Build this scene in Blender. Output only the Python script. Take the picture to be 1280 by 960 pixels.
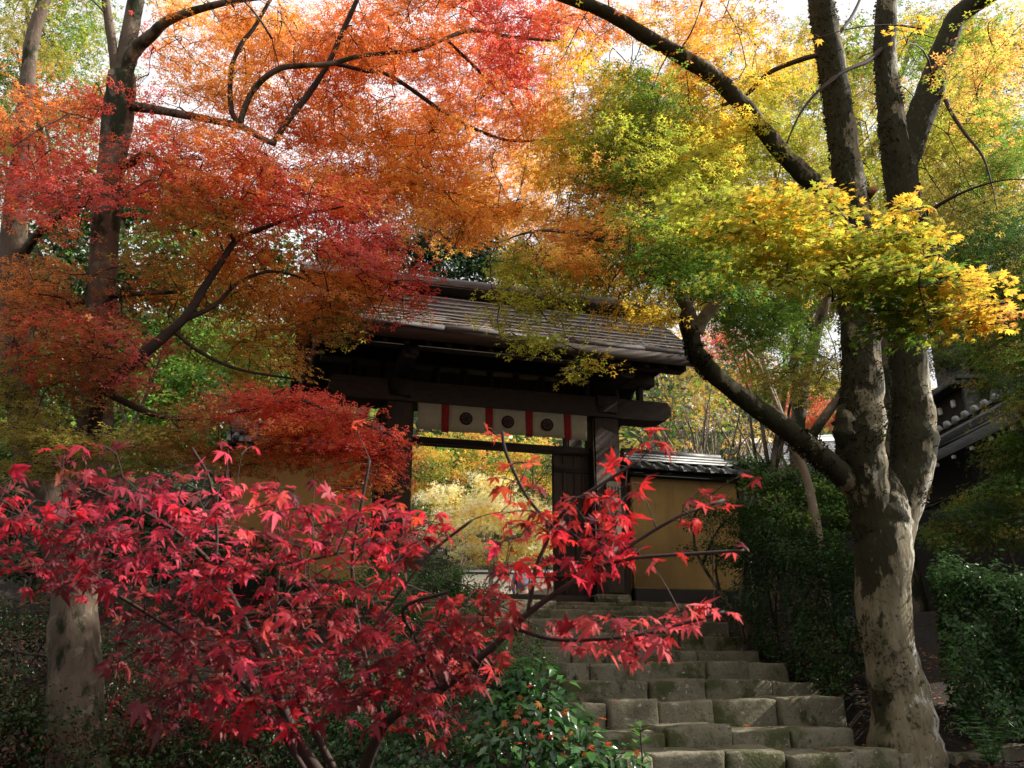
import bpy, bmesh, math, random
import numpy as np
from math import sin, cos, tan, atan2, radians, pi, sqrt
from mathutils import Matrix, Vector, noise as mnoise

for o in list(bpy.data.objects):
    bpy.data.objects.remove(o, do_unlink=True)
S = bpy.context.scene
COL = S.collection
RNG = np.random.default_rng(11)
random.seed(5)

# ------------------------------------------------------------------ camera
PITCH, FOC = radians(18), 1100.0
EYE = np.array([0, 0, 1.6])
cam_d = bpy.data.cameras.new('camera')
cam = bpy.data.objects.new('camera', cam_d)
COL.objects.link(cam)
cam.location = EYE
cam.rotation_euler = (radians(90) + PITCH, 0, 0)
cam_d.sensor_width = 36
cam_d.lens = 36 * FOC / 1280
cam_d.clip_end = 600
cam_d.clip_start = 0.05
cam_d.dof.use_dof = True
cam_d.dof.focus_distance = 7.0
cam_d.dof.aperture_fstop = 7.0
S.camera = cam

# ------------------------------------------------------------------ light
SUN_DIR = Vector((0.80, 0.18, 0.58)).normalized()       # towards the sun
sun_el = math.asin(SUN_DIR.z)
sun_az = atan2(SUN_DIR.x, SUN_DIR.y)
W = bpy.data.worlds.new('World')
S.world = W
W.use_nodes = True
nt = W.node_tree
nt.nodes.clear()
sky = nt.nodes.new('ShaderNodeTexSky')
sky.sky_type = 'NISHITA'
sky.sun_disc = False
sky.sun_elevation = sun_el
sky.sun_rotation = sun_az
sky.dust_density = 3.0
sky.air_density = 1.0
bg1 = nt.nodes.new('ShaderNodeBackground'); bg1.inputs[1].default_value = 0.09
bg2 = nt.nodes.new('ShaderNodeBackground'); bg2.inputs[0].default_value = (1.0, 0.98, 1.0, 1); bg2.inputs[1].default_value = 0.80
cl = nt.nodes.new('ShaderNodeTexNoise'); cl.inputs['Scale'].default_value = 2.2; cl.inputs['Detail'].default_value = 5
cr = nt.nodes.new('ShaderNodeMapRange'); cr.inputs[1].default_value = 0.3; cr.inputs[2].default_value = 0.6
cr.inputs[3].default_value = 0.65; cr.inputs[4].default_value = 0.97
mx = nt.nodes.new('ShaderNodeMixShader')
wo = nt.nodes.new('ShaderNodeOutputWorld')
L = nt.links.new
L(sky.outputs[0], bg1.inputs[0]); L(cl.outputs[0], cr.inputs[0]); L(cr.outputs[0], mx.inputs[0])
L(bg1.outputs[0], mx.inputs[1]); L(bg2.outputs[0], mx.inputs[2]); L(mx.outputs[0], wo.inputs[0])
sl = bpy.data.lights.new('sun', 'SUN')
sl.energy = 5.0
sl.angle = radians(0.5)
sl.color = (1.0, 0.94, 0.84)
so = bpy.data.objects.new('sun', sl)
COL.objects.link(so)
so.rotation_euler = SUN_DIR.to_track_quat('Z', 'Y').to_euler()
so.location = (10, 5, 20)
S.view_settings.view_transform = 'Standard'
S.view_settings.look = 'None'
S.view_settings.exposure = 0.68
S.view_settings.gamma = 1.0
S.cycles.max_bounces = 6
S.cycles.diffuse_bounces = 3
S.cycles.glossy_bounces = 2
S.cycles.transmission_bounces = 4
S.cycles.transparent_max_bounces = 4
S.cycles.sample_clamp_indirect = 6
S.cycles.caustics_reflective = False
S.cycles.caustics_refractive = False

# ------------------------------------------------------------------ helpers
cA, sA = cos(PITCH), sin(PITCH)


def at(px, py, d):
    """the point at depth d metres in front of the eye that the photograph shows at (px, py)"""
    px, py, d = np.broadcast_arrays(np.asarray(px, float), np.asarray(py, float), np.asarray(d, float))
    a, b = (px - 640) / FOC, (480 - py) / FOC
    k = d / (cA - b * sA)
    return EYE + np.stack([a * k, d, (sA + b * cA) * k], -1)


def proj(P):
    v = np.asarray(P) - EYE
    w = v[..., 1] * cA + v[..., 2] * sA
    u = -v[..., 1] * sA + v[..., 2] * cA
    return 640 + FOC * v[..., 0] / w, 480 - FOC * u / w, w


def tag(o, label=None, cat=None, group=None, kind=None):
    if label: o['label'] = label
    if cat: o['category'] = cat
    if group: o['group'] = group
    if kind: o['kind'] = kind
    return o


def thing(name, label, cat, loc=(0, 0, 0), rotz=0, group=None):
    o = bpy.data.objects.new(name, None)
    o.empty_display_size = 0.2
    COL.objects.link(o)
    o.location = loc
    o.rotation_euler = (0, 0, rotz)
    return tag(o, label, cat, group)


def mesh(name, V, Fs, mat, smooth=False, col=None):
    """V (n,3); Fs: list of arrays (m,3) or (m,4)"""
    me = bpy.data.meshes.new(name)
    V = np.asarray(V, np.float32)
    Fs = [np.asarray(f, np.int32) for f in (Fs if isinstance(Fs, (list, tuple)) and len(Fs) and getattr(Fs[0], 'ndim', 0) == 2 else [np.asarray(Fs)]) if len(f)]
    me.vertices.add(len(V))
    me.vertices.foreach_set('co', V.ravel())
    li = np.concatenate([f.ravel() for f in Fs])
    tot = np.concatenate([np.full(len(f), f.shape[1], np.int32) for f in Fs])
    st = np.concatenate([[0], np.cumsum(tot)[:-1]]).astype(np.int32)
    me.loops.add(len(li))
    me.loops.foreach_set('vertex_index', li)
    me.polygons.add(len(tot))
    me.polygons.foreach_set('loop_start', st)
    me.polygons.foreach_set('loop_total', tot)
    if smooth:
        me.polygons.foreach_set('use_smooth', np.ones(len(tot), bool))
    if col is not None:
        at_ = me.attributes.new('Col', 'FLOAT_COLOR', 'POINT')
        c4 = np.ones((len(V), 4), np.float32)
        c4[:, :3] = col
        at_.data.foreach_set('color', c4.ravel())
    me.update(calc_edges=True)
    if mat: me.materials.append(mat)
    return me


def link(name, me, parent=None, loc=None, rot=None, scale=None):
    o = bpy.data.objects.new(name, me)
    COL.objects.link(o)
    if parent: o.parent = parent
    if loc is not None: o.location = loc
    if rot is not None: o.rotation_euler = rot
    if scale is not None: o.scale = scale
    return o


class MB:
    """collects shapes into one mesh"""
    def __init__(s): s.V = []; s.T = []; s.Q = []; s.n = 0
    def add(s, V, T=None, Q=None):
        V = np.asarray(V, float)
        if T is not None and len(T): s.T.append(np.asarray(T) + s.n)
        if Q is not None and len(Q): s.Q.append(np.asarray(Q) + s.n)
        s.V.append(V); s.n += len(V)
        return s
    def box(s, x0, x1, y0, y1, z0, z1, c=0.012):
        V, Q, T = cbox(x0, x1, y0, y1, z0, z1, c)
        return s.add(V, T, Q)
    def tube(s, pts, rad, sides=8, rough=0.0, seed=0.0, cap=True):
        V, Q, T = tube(pts, rad, sides, rough, seed, cap)
        return s.add(V, T, Q)
    def build(s, name, mat, parent=None, smooth=False):
        me = mesh(name, np.concatenate(s.V), [f for f in ([np.concatenate(s.T)] if s.T else []) + ([np.concatenate(s.Q)] if s.Q else [])], mat, smooth)
        return link(name, me, parent)


def cbox(x0, x1, y0, y1, z0, z1, c=0.012):
    """box with chamfered edges"""
    c = min(c, abs(x1 - x0) * .3, abs(y1 - y0) * .3, abs(z1 - z0) * .3)
    V, idx = [], {}
    for ix, x in enumerate((x0, x1)):
        for iy, y in enumerate((y0, y1)):
            for iz, z in enumerate((z0, z1)):
                sx, sy, sz = (1 - 2 * ix) * c, (1 - 2 * iy) * c, (1 - 2 * iz) * c
                for ax in range(3):
                    idx[ix, iy, iz, ax] = len(V)
                    V.append((x if ax == 0 else x + sx, y if ax == 1 else y + sy, z if ax == 2 else z + sz))
    Q, T = [], []
    for i in (0, 1):
        a = [idx[i, 0, 0, 0], idx[i, 1, 0, 0], idx[i, 1, 1, 0], idx[i, 0, 1, 0]]; Q.append(a if i else a[::-1])
        a = [idx[0, i, 0, 1], idx[1, i, 0, 1], idx[1, i, 1, 1], idx[0, i, 1, 1]]; Q.append(a[::-1] if i else a)
        a = [idx[0, 0, i, 2], idx[1, 0, i, 2], idx[1, 1, i, 2], idx[0, 1, i, 2]]; Q.append(a if i else a[::-1])
    for i in (0, 1):
        for j in (0, 1):
            Q.append([idx[0, i, j, 1], idx[1, i, j, 1], idx[1, i, j, 2], idx[0, i, j, 2]])
            Q.append([idx[i, 0, j, 0], idx[i, 1, j, 0], idx[i, 1, j, 2], idx[i, 0, j, 2]])
            Q.append([idx[i, j, 0, 0], idx[i, j, 1, 0], idx[i, j, 1, 1], idx[i, j, 0, 1]])
    for i in (0, 1):
        for j in (0, 1):
            for k in (0, 1):
                T.append([idx[i, j, k, 0], idx[i, j, k, 1], idx[i, j, k, 2]])
    return np.array(V), np.array(Q), np.array(T)


def spline(P, per=6):
    """Catmull-Rom through the rows of P (any number of columns)"""
    P = np.asarray(P, float)
    if len(P) < 3: return np.array([P[0] + (P[-1] - P[0]) * k / per for k in range(per + 1)])
    E = np.vstack([2 * P[0] - P[1], P, 2 * P[-1] - P[-2]])
    out = []
    for i in range(1, len(E) - 2):
        a, b, c, d = E[i - 1:i + 3]
        for k in range(per):
            t = k / per
            out.append(.5 * (2 * b + (c - a) * t + (2 * a - 5 * b + 4 * c - d) * t * t + (3 * b - a - 3 * c + d) * t ** 3))
    out.append(P[-1])
    return np.array(out)


def tube(pts, rad, sides=8, rough=0.0, seed=0.0, cap=True):
    pts = np.asarray(pts, float); n = len(pts)
    rad = np.broadcast_to(np.asarray(rad, float), (n,))
    t = np.gradient(pts, axis=0); t /= np.linalg.norm(t, axis=1, keepdims=True) + 1e-9
    u = np.cross(t[0], [0.3, 0.8, 0.1]); u /= np.linalg.norm(u)
    V = []
    ang = np.arange(sides) * 2 * pi / sides
    for i in range(n):
        u = u - t[i] * (u @ t[i]); u /= np.linalg.norm(u)
        w = np.cross(t[i], u)
        ring = np.cos(ang)[:, None] * u + np.sin(ang)[:, None] * w
        r = np.full(sides, rad[i])
        if rough:
            for j in range(sides):
                q = pts[i] + ring[j] * rad[i]
                f = mnoise.noise(Vector(q * (1.1 / max(rad[i], .05)) * .5) + Vector((seed, 0, 0))) + .45 * mnoise.noise(Vector(q * (3.5 / max(rad[i], .05)) * .5) + Vector((seed, 3, 0)))
                r[j] *= 1 + rough * f
        V.append(pts[i] + ring * r[:, None])
    V = np.concatenate(V)
    i, j = np.meshgrid(np.arange(n - 1), np.arange(sides), indexing='ij')
    a = (i * sides + j).ravel(); b = (i * sides + (j + 1) % sides).ravel()
    Q = np.stack([a, b, b + sides, a + sides], 1)
    T = []
    if cap:
        V = np.vstack([V, pts[0], pts[-1]])
        for j in range(sides):
            T.append((n * sides, (j + 1) % sides, j))
            T.append((n * sides + 1, (n - 1) * sides + j, (n - 1) * sides + (j + 1) % sides))
    return V, Q, np.array(T, int).reshape(-1, 3)


def twig_batch(P, R, sides=3):
    """P (N,K,3) polylines, R (N,K) radii -> verts, quads"""
    N, K, _ = P.shape
    t = np.gradient(P, axis=1); t /= np.linalg.norm(t, axis=2, keepdims=True) + 1e-9
    ref = np.where(np.abs(t[:, :1, 2:3]) > .8, np.array([1.0, 0, 0]), np.array([0, 0, 1.0]))
    u = np.cross(t, np.broadcast_to(ref, t.shape)); u /= np.linalg.norm(u, axis=2, keepdims=True) + 1e-9
    w = np.cross(t, u)
    a = np.arange(sides) * 2 * pi / sides
    V = P[:, :, None, :] + R[:, :, None, None] * (np.cos(a)[None, None, :, None] * u[:, :, None, :] + np.sin(a)[None, None, :, None] * w[:, :, None, :])
    b = (np.arange(N) * K * sides)[:, None, None] + (np.arange(K - 1) * sides)[None, :, None] + np.arange(sides)[None, None, :]
    c = (np.arange(N) * K * sides)[:, None, None] + (np.arange(K - 1) * sides)[None, :, None] + ((np.arange(sides) + 1) % sides)[None, None, :]
    Q = np.stack([b, c, c + sides, b + sides], -1).reshape(-1, 4)
    return V.reshape(-1, 3), Q


def star(nl=5, near=False, droop=.35, notch=.27, vary=0, curl=0, seed=0):
    """palmate maple leaf; y is towards the tip, unit length of the middle lobe"""
    if nl == 5: ang, ln = [-108, -54, 0, 54, 108], [.58, .88, 1, .88, .58]
    elif nl == 7: ang, ln = [-122, -82, -40, 0, 40, 82, 122], [.42, .72, .93, 1, .93, .72, .42]
    else: ang, ln = [-70, 0, 70], [.85, 1, .85]
    V = [(0, -.03, .05)]; T = []
    rg = random.Random(seed)
    if vary:
        ang = [a + rg.uniform(-9, 9) * vary for a in ang]; ln = [q * (1 + rg.uniform(-.28, .18) * vary) for q in ln]
    tw_ = rg.uniform(-1, 1) * curl
    def pt(a, r, z=0): return (sin(a) * r, cos(a) * r, z - droop * r * r + curl * .35 * r * r * sin(2.3 * a + seed) + tw_ * .5 * r * r * r * sin(a))
    A = [radians(x) for x in ang]
    mids = [A[0] - .5] + [(A[i] + A[i + 1]) / 2 for i in range(nl - 1)] + [A[-1] + .5]
    nr = [.14] + [notch * (.8 + .2 * min(ln[i], ln[i + 1])) for i in range(nl - 1)] + [.14]
    nid = []
    for m, r in zip(mids, nr): nid.append(len(V)); V.append(pt(m, r))
    for i in range(nl):
        tip = len(V); V.append(pt(A[i], ln[i]))
        if near:
            w = .155 * (.75 + .25 * ln[i])
            l = len(V); x, y, z = pt(A[i], ln[i] * .52); cx, sy = cos(A[i]) * w, -sin(A[i]) * w
            V.append((x - cx, y - sy, z + .03)); V.append((x + cx, y + sy, z + .03)); V.append((x, y, z - .02))
            T += [(nid[i], l, l + 2), (nid[i], l + 2, nid[i + 1]), (nid[i + 1], l + 2, l + 1), (l, tip, l + 2), (l + 2, tip, l + 1), (0, nid[i], nid[i + 1])]
        else:
            T += [(nid[i], tip, nid[i + 1])]
    return np.array(V), np.array(T)


def blade(w=.28, droop=.2):
    """simple pointed leaf, folded on its midrib"""
    V = [(0, 0, 0), (-w, .45, .06 - droop * .2), (0, .5, -.02 - droop * .25), (w, .45, .06 - droop * .2), (0, 1, -droop)]
    return np.array(V), np.array([(0, 1, 2), (0, 2, 3), (1, 4, 2), (2, 4, 3)])


STAR5, STAR7N, STAR3, BLADE = star(5, notch=.44), star(7, True), star(3, notch=.42), blade()
ROUND = blade(.36, .15)


def basis(N_, F_):
    n = N_ / (np.linalg.norm(N_, axis=1, keepdims=True) + 1e-9)
    f = F_ - n * np.sum(F_ * n, 1, keepdims=True); f /= np.linalg.norm(f, axis=1, keepdims=True) + 1e-9
    return np.cross(f, n), f, n


def leaves(name, P, Nn, Ff, size, C, mat, tpl, parent=None):
    V0, T0 = tpl
    x, y, z = basis(Nn, Ff)
    s = np.asarray(size)[:, None, None]
    V = P[:, None, :] + s * (V0[None, :, 0:1] * x[:, None] + V0[None, :, 1:2] * y[:, None] + V0[None, :, 2:3] * z[:, None])
    T = T0[None] + (np.arange(len(P)) * len(V0))[:, None, None]
    me = mesh(name, V.reshape(-1, 3), [T.reshape(-1, 3)], mat, False, np.repeat(C, len(V0), 0))
    return tag(link(name, me, parent), kind='stuff')


def unit(a): return a / (np.linalg.norm(a, axis=-1, keepdims=True) + 1e-9)


# ------------------------------------------------------------------ materials
def new_mat(name):
    m = bpy.data.materials.new(name); m.use_nodes = True
    m.node_tree.nodes.clear()
    return m, m.node_tree.nodes, m.node_tree.links.new


def leaf_mat(name, transl=.55, gloss=.02, rough=.4, from_object=False, boost=1.4):
    m, n, l = new_mat(name)
    if from_object:
        src = n.new('ShaderNodeObjectInfo').outputs['Color']
    else:
        a = n.new('ShaderNodeAttribute'); a.attribute_name = 'Col'; src = a.outputs['Color']
    tex = n.new('ShaderNodeTexNoise'); tex.inputs['Scale'].default_value = 60; tex.inputs['Detail'].default_value = 2
    geo = n.new('ShaderNodeNewGeometry'); l(geo.outputs['Position'], tex.inputs['Vector'])
    mr = n.new('ShaderNodeMapRange'); l(tex.outputs[0], mr.inputs[0]); mr.inputs[1].default_value = .3; mr.inputs[2].default_value = .7; mr.inputs[3].default_value = .78; mr.inputs[4].default_value = 1.15
    vm = n.new('ShaderNodeVectorMath'); vm.operation = 'SCALE'; l(src, vm.inputs[0]); l(mr.outputs[0], vm.inputs['Scale'])
    d = n.new('ShaderNodeBsdfDiffuse'); t = n.new('ShaderNodeBsdfTranslucent'); g = n.new('ShaderNodeBsdfGlossy')
    l(vm.outputs[0], d.inputs[0])
    hs = n.new('ShaderNodeHueSaturation'); hs.inputs['Saturation'].default_value = 1.0; hs.inputs['Value'].default_value = boost
    l(vm.outputs[0], hs.inputs['Color']); l(hs.outputs[0], t.inputs[0])
    g.inputs[0].default_value = (1, 1, 1, 1); g.inputs['Roughness'].default_value = rough
    m1 = n.new('ShaderNodeMixShader'); m1.inputs[0].default_value = transl; l(d.outputs[0], m1.inputs[1]); l(t.outputs[0], m1.inputs[2])
    m2 = n.new('ShaderNodeMixShader'); m2.inputs[0].default_value = gloss; l(m1.outputs[0], m2.inputs[1]); l(g.outputs[0], m2.inputs[2])
    o = n.new('ShaderNodeOutputMaterial'); l(m2.outputs[0], o.inputs[0])
    return m


def surf(name, c1, c2, scale=6, rough=.8, bump=.3, detail=6, stretch=(1, 1, 1), extra=None, spec=.3, bscale=None, dist=.02, rise=None):
    """two-colour noise surface; extra = list of (colour, scale, lo, hi, stretch) patches on top"""
    m, n, l = new_mat(name)
    tc = n.new('ShaderNodeTexCoord')
    def nz(sc, st, det=6):
        mp = n.new('ShaderNodeMapping'); mp.inputs['Scale'].default_value = st; l(tc.outputs['Object'], mp.inputs[0])
        t = n.new('ShaderNodeTexNoise'); t.inputs['Scale'].default_value = sc; t.inputs['Detail'].default_value = det; t.inputs['Roughness'].default_value = .66
        l(mp.outputs[0], t.inputs['Vector']); return t.outputs[0]
    base = nz(scale, stretch, detail)
    r = n.new('ShaderNodeMapRange'); r.inputs[1].default_value = .3; r.inputs[2].default_value = .7; l(base, r.inputs[0])
    mix = n.new('ShaderNodeMixRGB'); mix.inputs[1].default_value = (*c1, 1); mix.inputs[2].default_value = (*c2, 1); l(r.outputs[0], mix.inputs[0])
    out = mix.outputs[0]
    for (c, sc, lo, hi, st) in extra or ():
        q = n.new('ShaderNodeMapRange'); q.inputs[1].default_value = lo; q.inputs[2].default_value = hi; f_ = nz(sc, st)
        if rise and c == rise[5]:  # pale bark patches gather on the sunward side: sunlight painted into the colour
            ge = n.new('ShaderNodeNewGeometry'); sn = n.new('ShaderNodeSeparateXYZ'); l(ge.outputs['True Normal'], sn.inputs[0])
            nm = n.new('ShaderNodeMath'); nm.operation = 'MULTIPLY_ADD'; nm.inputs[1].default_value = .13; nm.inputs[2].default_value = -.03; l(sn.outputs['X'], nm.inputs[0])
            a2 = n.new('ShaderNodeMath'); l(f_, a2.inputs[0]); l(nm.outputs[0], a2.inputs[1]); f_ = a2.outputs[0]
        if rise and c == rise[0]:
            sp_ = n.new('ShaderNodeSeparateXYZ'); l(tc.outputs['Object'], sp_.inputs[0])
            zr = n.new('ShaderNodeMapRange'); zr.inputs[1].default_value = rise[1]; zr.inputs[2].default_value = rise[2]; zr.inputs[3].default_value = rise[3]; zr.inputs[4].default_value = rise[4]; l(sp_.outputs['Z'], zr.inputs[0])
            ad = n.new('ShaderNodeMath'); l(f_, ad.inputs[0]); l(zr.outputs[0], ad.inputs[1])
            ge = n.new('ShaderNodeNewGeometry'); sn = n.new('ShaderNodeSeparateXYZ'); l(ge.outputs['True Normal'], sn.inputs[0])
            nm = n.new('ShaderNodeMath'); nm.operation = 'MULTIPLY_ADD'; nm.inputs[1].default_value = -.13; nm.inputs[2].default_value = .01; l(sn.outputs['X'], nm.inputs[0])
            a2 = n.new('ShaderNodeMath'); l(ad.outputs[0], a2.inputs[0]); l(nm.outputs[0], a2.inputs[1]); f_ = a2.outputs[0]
        l(f_, q.inputs[0])
        k = n.new('ShaderNodeMixRGB'); l(q.outputs[0], k.inputs[0]); l(out, k.inputs[1]); k.inputs[2].default_value = (*c, 1); out = k.outputs[0]
    b = n.new('ShaderNodeBsdfPrincipled'); l(out, b.inputs['Base Color']); b.inputs['Roughness'].default_value = rough
    b.inputs['Specular IOR Level'].default_value = spec
    if bump:
        bp = n.new('ShaderNodeBump'); bp.inputs['Strength'].default_value = bump; bp.inputs['Distance'].default_value = dist
        l(nz(bscale or scale * 3, stretch), bp.inputs['Height']); l(bp.outputs[0], b.inputs['Normal'])
    o = n.new('ShaderNodeOutputMaterial'); l(b.outputs[0], o.inputs[0])
    return m


U1 = (1, 1, 1)
M = dict(
    leaf=leaf_mat('maple_leaf'),
    leaf_near=leaf_mat('maple_leaf_near', .46, .012, .5),
    leaf_single=leaf_mat('maple_leaf_single', .46, .012, .5, True),
    evergreen=leaf_mat('evergreen_leaf', .3, .025, .35),
    glossy=leaf_mat('glossy_leaf', .2, .02, .3),
    glossy_single=leaf_mat('glossy_leaf_single', .15, .04, .18, True),
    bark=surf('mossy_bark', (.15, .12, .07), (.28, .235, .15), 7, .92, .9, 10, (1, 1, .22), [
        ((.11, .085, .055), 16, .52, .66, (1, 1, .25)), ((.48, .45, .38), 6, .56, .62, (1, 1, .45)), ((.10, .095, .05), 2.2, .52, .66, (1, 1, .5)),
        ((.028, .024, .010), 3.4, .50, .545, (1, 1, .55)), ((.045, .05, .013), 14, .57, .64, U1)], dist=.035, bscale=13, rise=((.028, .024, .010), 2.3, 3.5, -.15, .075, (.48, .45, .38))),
    bark_smooth=surf('smooth_bark', (.20, .15, .10), (.36, .29, .21), 4, .85, .5, 8, (1, 1, .3), [
        ((.46, .42, .35), 5, .60, .68, U1), ((.03, .035, .012), 3.0, .62, .70, (1, 1, .7))], dist=.02),
    bark_red=surf('brown_bark', (.085, .06, .043), (.185, .135, .098), 7, .9, .8, 10, (1, 1, .35), [((.20, .175, .12), 6, .57, .62, U1), ((.022, .026, .01), 3, .50, .58, (1, 1, .5))]),
    twig=surf('twig_bark', (.035, .022, .018), (.07, .045, .035), 8, .8, 0),
    twig_pale=surf('pale_twig_bark', (.20, .16, .12), (.34, .29, .23), 8, .8, 0),
    wood=surf('weathered_wood', (.036, .023, .018), (.078, .051, .039), 5, .75, .4, 8, (1, 6, 6), [((.085, .06, .045), 9, .6, .75, (1, 8, 8))]),
    wood_v=surf('weathered_wood_upright', (.042, .028, .021), (.088, .059, .045), 5, .78, .4, 8, (7, 7, .8), [((.10, .075, .055), 9, .6, .78, (9, 9, 1))]),
    shingle=surf('bark_shingle', (.07, .064, .066), (.165, .155, .162), 4, .62, .6, 8, (1.5, 14, 14), [((.20, .18, .19), 22, .60, .72, (.6, 2, 2)), ((.06, .07, .03), 3, .6, .7, U1)], spec=.5),
    batten=surf('bamboo_batten', (.34, .31, .29), (.52, .49, .47), 8, .5, .2, 4, (1, 10, 10)),
    plaster=surf('ochre_plaster', (.38, .225, .075), (.50, .315, .115), 1.6, .9, .25, 10, U1, [((.33, .195, .068), 3.0, .52, .74, (1.3, 1, .25)), ((.19, .115, .05), 1.5, .60, .80, (1.5, 1, .5))], bscale=60, dist=.003),
    stone=surf('mossy_stone', (.125, .11, .07), (.26, .235, .165), 3.2, .92, .9, 12, U1, [((.075, .08, .03), 2.2, .50, .60, U1), ((.40, .38, .31), 13, .62, .67, U1), ((.035, .03, .02), 5, .58, .68, (1, 1, .6)), ((.05, .045, .03), 40, .58, .66, U1)], bscale=22, dist=.02),
    tile=surf('grey_clay_tile', (.075, .08, .078), (.15, .155, .15), 5, .5, .25, 6, U1, [((.07, .085, .05), 4, .58, .7, U1)], spec=.5),
    tile_light=surf('pale_clay_tile', (.30, .31, .33), (.48, .49, .50), 5, .5, .2, 6),
    cloth=surf('cream_cloth', (.36, .31, .21), (.44, .385, .275), 14, .9, .1, 4, (3, 1, 3)),
    red_cloth=surf('red_cloth', (.25, .012, .015), (.32, .02, .022), 14, .9, .1, 4),
    dark_print=surf('dark_print', (.022, .010, .012), (.035, .016, .016), 14, .9, 0, 4),
    crest_line=surf('crest_line', (.12, .07, .06), (.16, .1, .08), 14, .9, 0, 4),
    hall_tile=surf('dark_roof_tile', (.028, .03, .032), (.06, .064, .066), 5, .5, .25, 6, U1, spec=.4),
    white_wall=surf('white_plaster', (.70, .69, .66), (.80, .79, .77), 2, .9, .1, 6),
    white_paint=surf('white_paint', (.75, .74, .70), (.82, .81, .78), 5, .7, 0, 4),
    dark_wood=surf('dark_timber', (.016, .013, .012), (.03, .024, .022), 5, .7, .3, 6, (1, 6, 6)),
    ground=surf('leaf_litter_soil', (.008, .0055, .004), (.020, .013, .008), 3, .95, .9, 10, U1, [((.09, .03, .015), 14, .58, .68, U1), ((.03, .04, .012), 2, .58, .7, U1)], bscale=18, dist=.04),
    hill=surf('wooded_slope', (.02, .03, .012), (.05, .06, .02), .4, .95, .5, 8),
    gravel=surf('pale_gravel', (.38, .35, .30), (.50, .46, .40), 40, .95, .6, 8),
    sign=surf('pale_signboard', (.30, .27, .21), (.38, .34, .27), 6, .8, .1),
    skin=surf('skin', (.42, .25, .17), (.48, .29, .2), 6, .6, 0),
    hair=surf('dark_hair', (.012, .01, .009), (.03, .025, .02), 30, .6, .3),
    jacket=surf('grey_blue_jacket', (.13, .15, .20), (.18, .20, .26), 8, .85, .2),
    trousers=surf('dark_trousers', (.03, .03, .04), (.05, .05, .06), 8, .85, .2),
    cut=surf('cut_wood', (.35, .13, .08), (.45, .22, .13), 12, .8, .2),
)

# ------------------------------------------------------------------ ground
TH = radians(16)
G = at(600, 750, 13.4)
GZ = float(G[2])
UX, UY = np.array([cos(TH), sin(TH), 0]), np.array([-sin(TH), cos(TH), 0])


def local(p):
    v = np.asarray(p) - G
    return v @ UX, v @ UY


def world(s, t, z=0.0):
    return G + UX * s + UY * t + np.array([0, 0, z])


STEP_T = [-5.86, -5.29, -4.72, -4.22, -3.71, -3.20, -2.68, -2.16, -1.64, -1.17, -0.76]
STEP_Z = [.91, 1.086, 1.311, 1.485, 1.68, 1.842, 2.02, 2.207, 2.358, 2.466, 2.55]


def ground_z(X, Y):
    v0, v1 = X - G[0], Y - G[1]
    s = v0 * UX[0] + v1 * UX[1]; t = v0 * UY[0] + v1 * UY[1]
    z = np.interp(t, [-30, -13, -6.3, -5.9, -0.8, 1.5, 4.5, 18, 40, 80], [-.5, .0, .74, .80, 2.44, 2.47, 2.5, 2.6, 15, 42])
    z = z - .28 * np.clip((s + .9) / .3, 0, 1) * np.clip((3.0 - s) / .25, 0, 1) * np.clip((t + 6.6) / .5, 0, 1) * np.clip((-t - .2) / .5, 0, 1)
    z = z - .95 * np.clip((-.9 - s) / 2.2, 0, 1) * np.clip((-.6 - t) / 2.0, 0, 1) * np.clip((t + 13) / 5, 0, 1)
    side = np.clip((np.abs(s - 1) - 2.5) / 3, 0, 1)
    z = z + side * .12 * np.sin(X * 1.3 + 1) * np.cos(Y * 1.1)
    return z


def gz(x, y): return float(ground_z(np.array(x), np.array(y)))


def sheet(name, xs, ys, zf, mat):
    X, Y = np.meshgrid(xs, ys)
    Z = zf(X, Y)
    V = np.stack([X, Y, Z], -1).reshape(-1, 3)
    nx = len(xs); i, j = np.meshgrid(np.arange(len(ys) - 1), np.arange(nx - 1), indexing='ij')
    a = (i * nx + j).ravel()
    return link(name, mesh(name, V, [np.stack([a, a + 1, a + nx + 1, a + nx], 1)], mat, True))


gx = np.concatenate([np.linspace(-160, -14, 30)[:-1], np.linspace(-14, 14, 120), np.linspace(14, 160, 30)[1:]])
gy = np.concatenate([np.linspace(-40, -2, 10)[:-1], np.linspace(-2, 22, 110), np.linspace(22, 170, 40)[1:]])


def gfun(X, Y):
    z = ground_z(X, Y)
    z = np.minimum(z, 32)
    return z + .03 * np.sin(X * 3.1) * np.sin(Y * 2.7)


tag(sheet('ground', gx, gy, gfun, M['ground']), kind='structure')

# ------------------------------------------------------------------ stone steps
steps = tag(thing('stone_steps', None, None, tuple(world(0, 0, -GZ)), TH), kind='structure')
SEAMS = [[-.4, .05, .72, 1.30, 1.95, 2.45, 3.0, 3.55, 4.1], [-.35, .42, 1.08, 1.72, 2.42], [-.25, .10, .62, 1.22, 1.98, 2.72],
         [-.2, .78, 1.42, 2.22, 2.82], [-.5, .32, 1.02, 1.70, 2.2, 2.75], [-.6, .3, 1.0, 1.9, 2.75], [-.6, .4, 1.2, 1.9, 2.8],
         [-.8, .1, 1.1, 2.0, 2.9], [-1.2, -.3, .6, 1.4, 2.2, 3.0], [-1.5, -.5, .5, 1.3, 2.2, 3.1], [-1.9, -.9, .1, 1.0, 1.9, 2.8, 3.4]]


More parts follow.
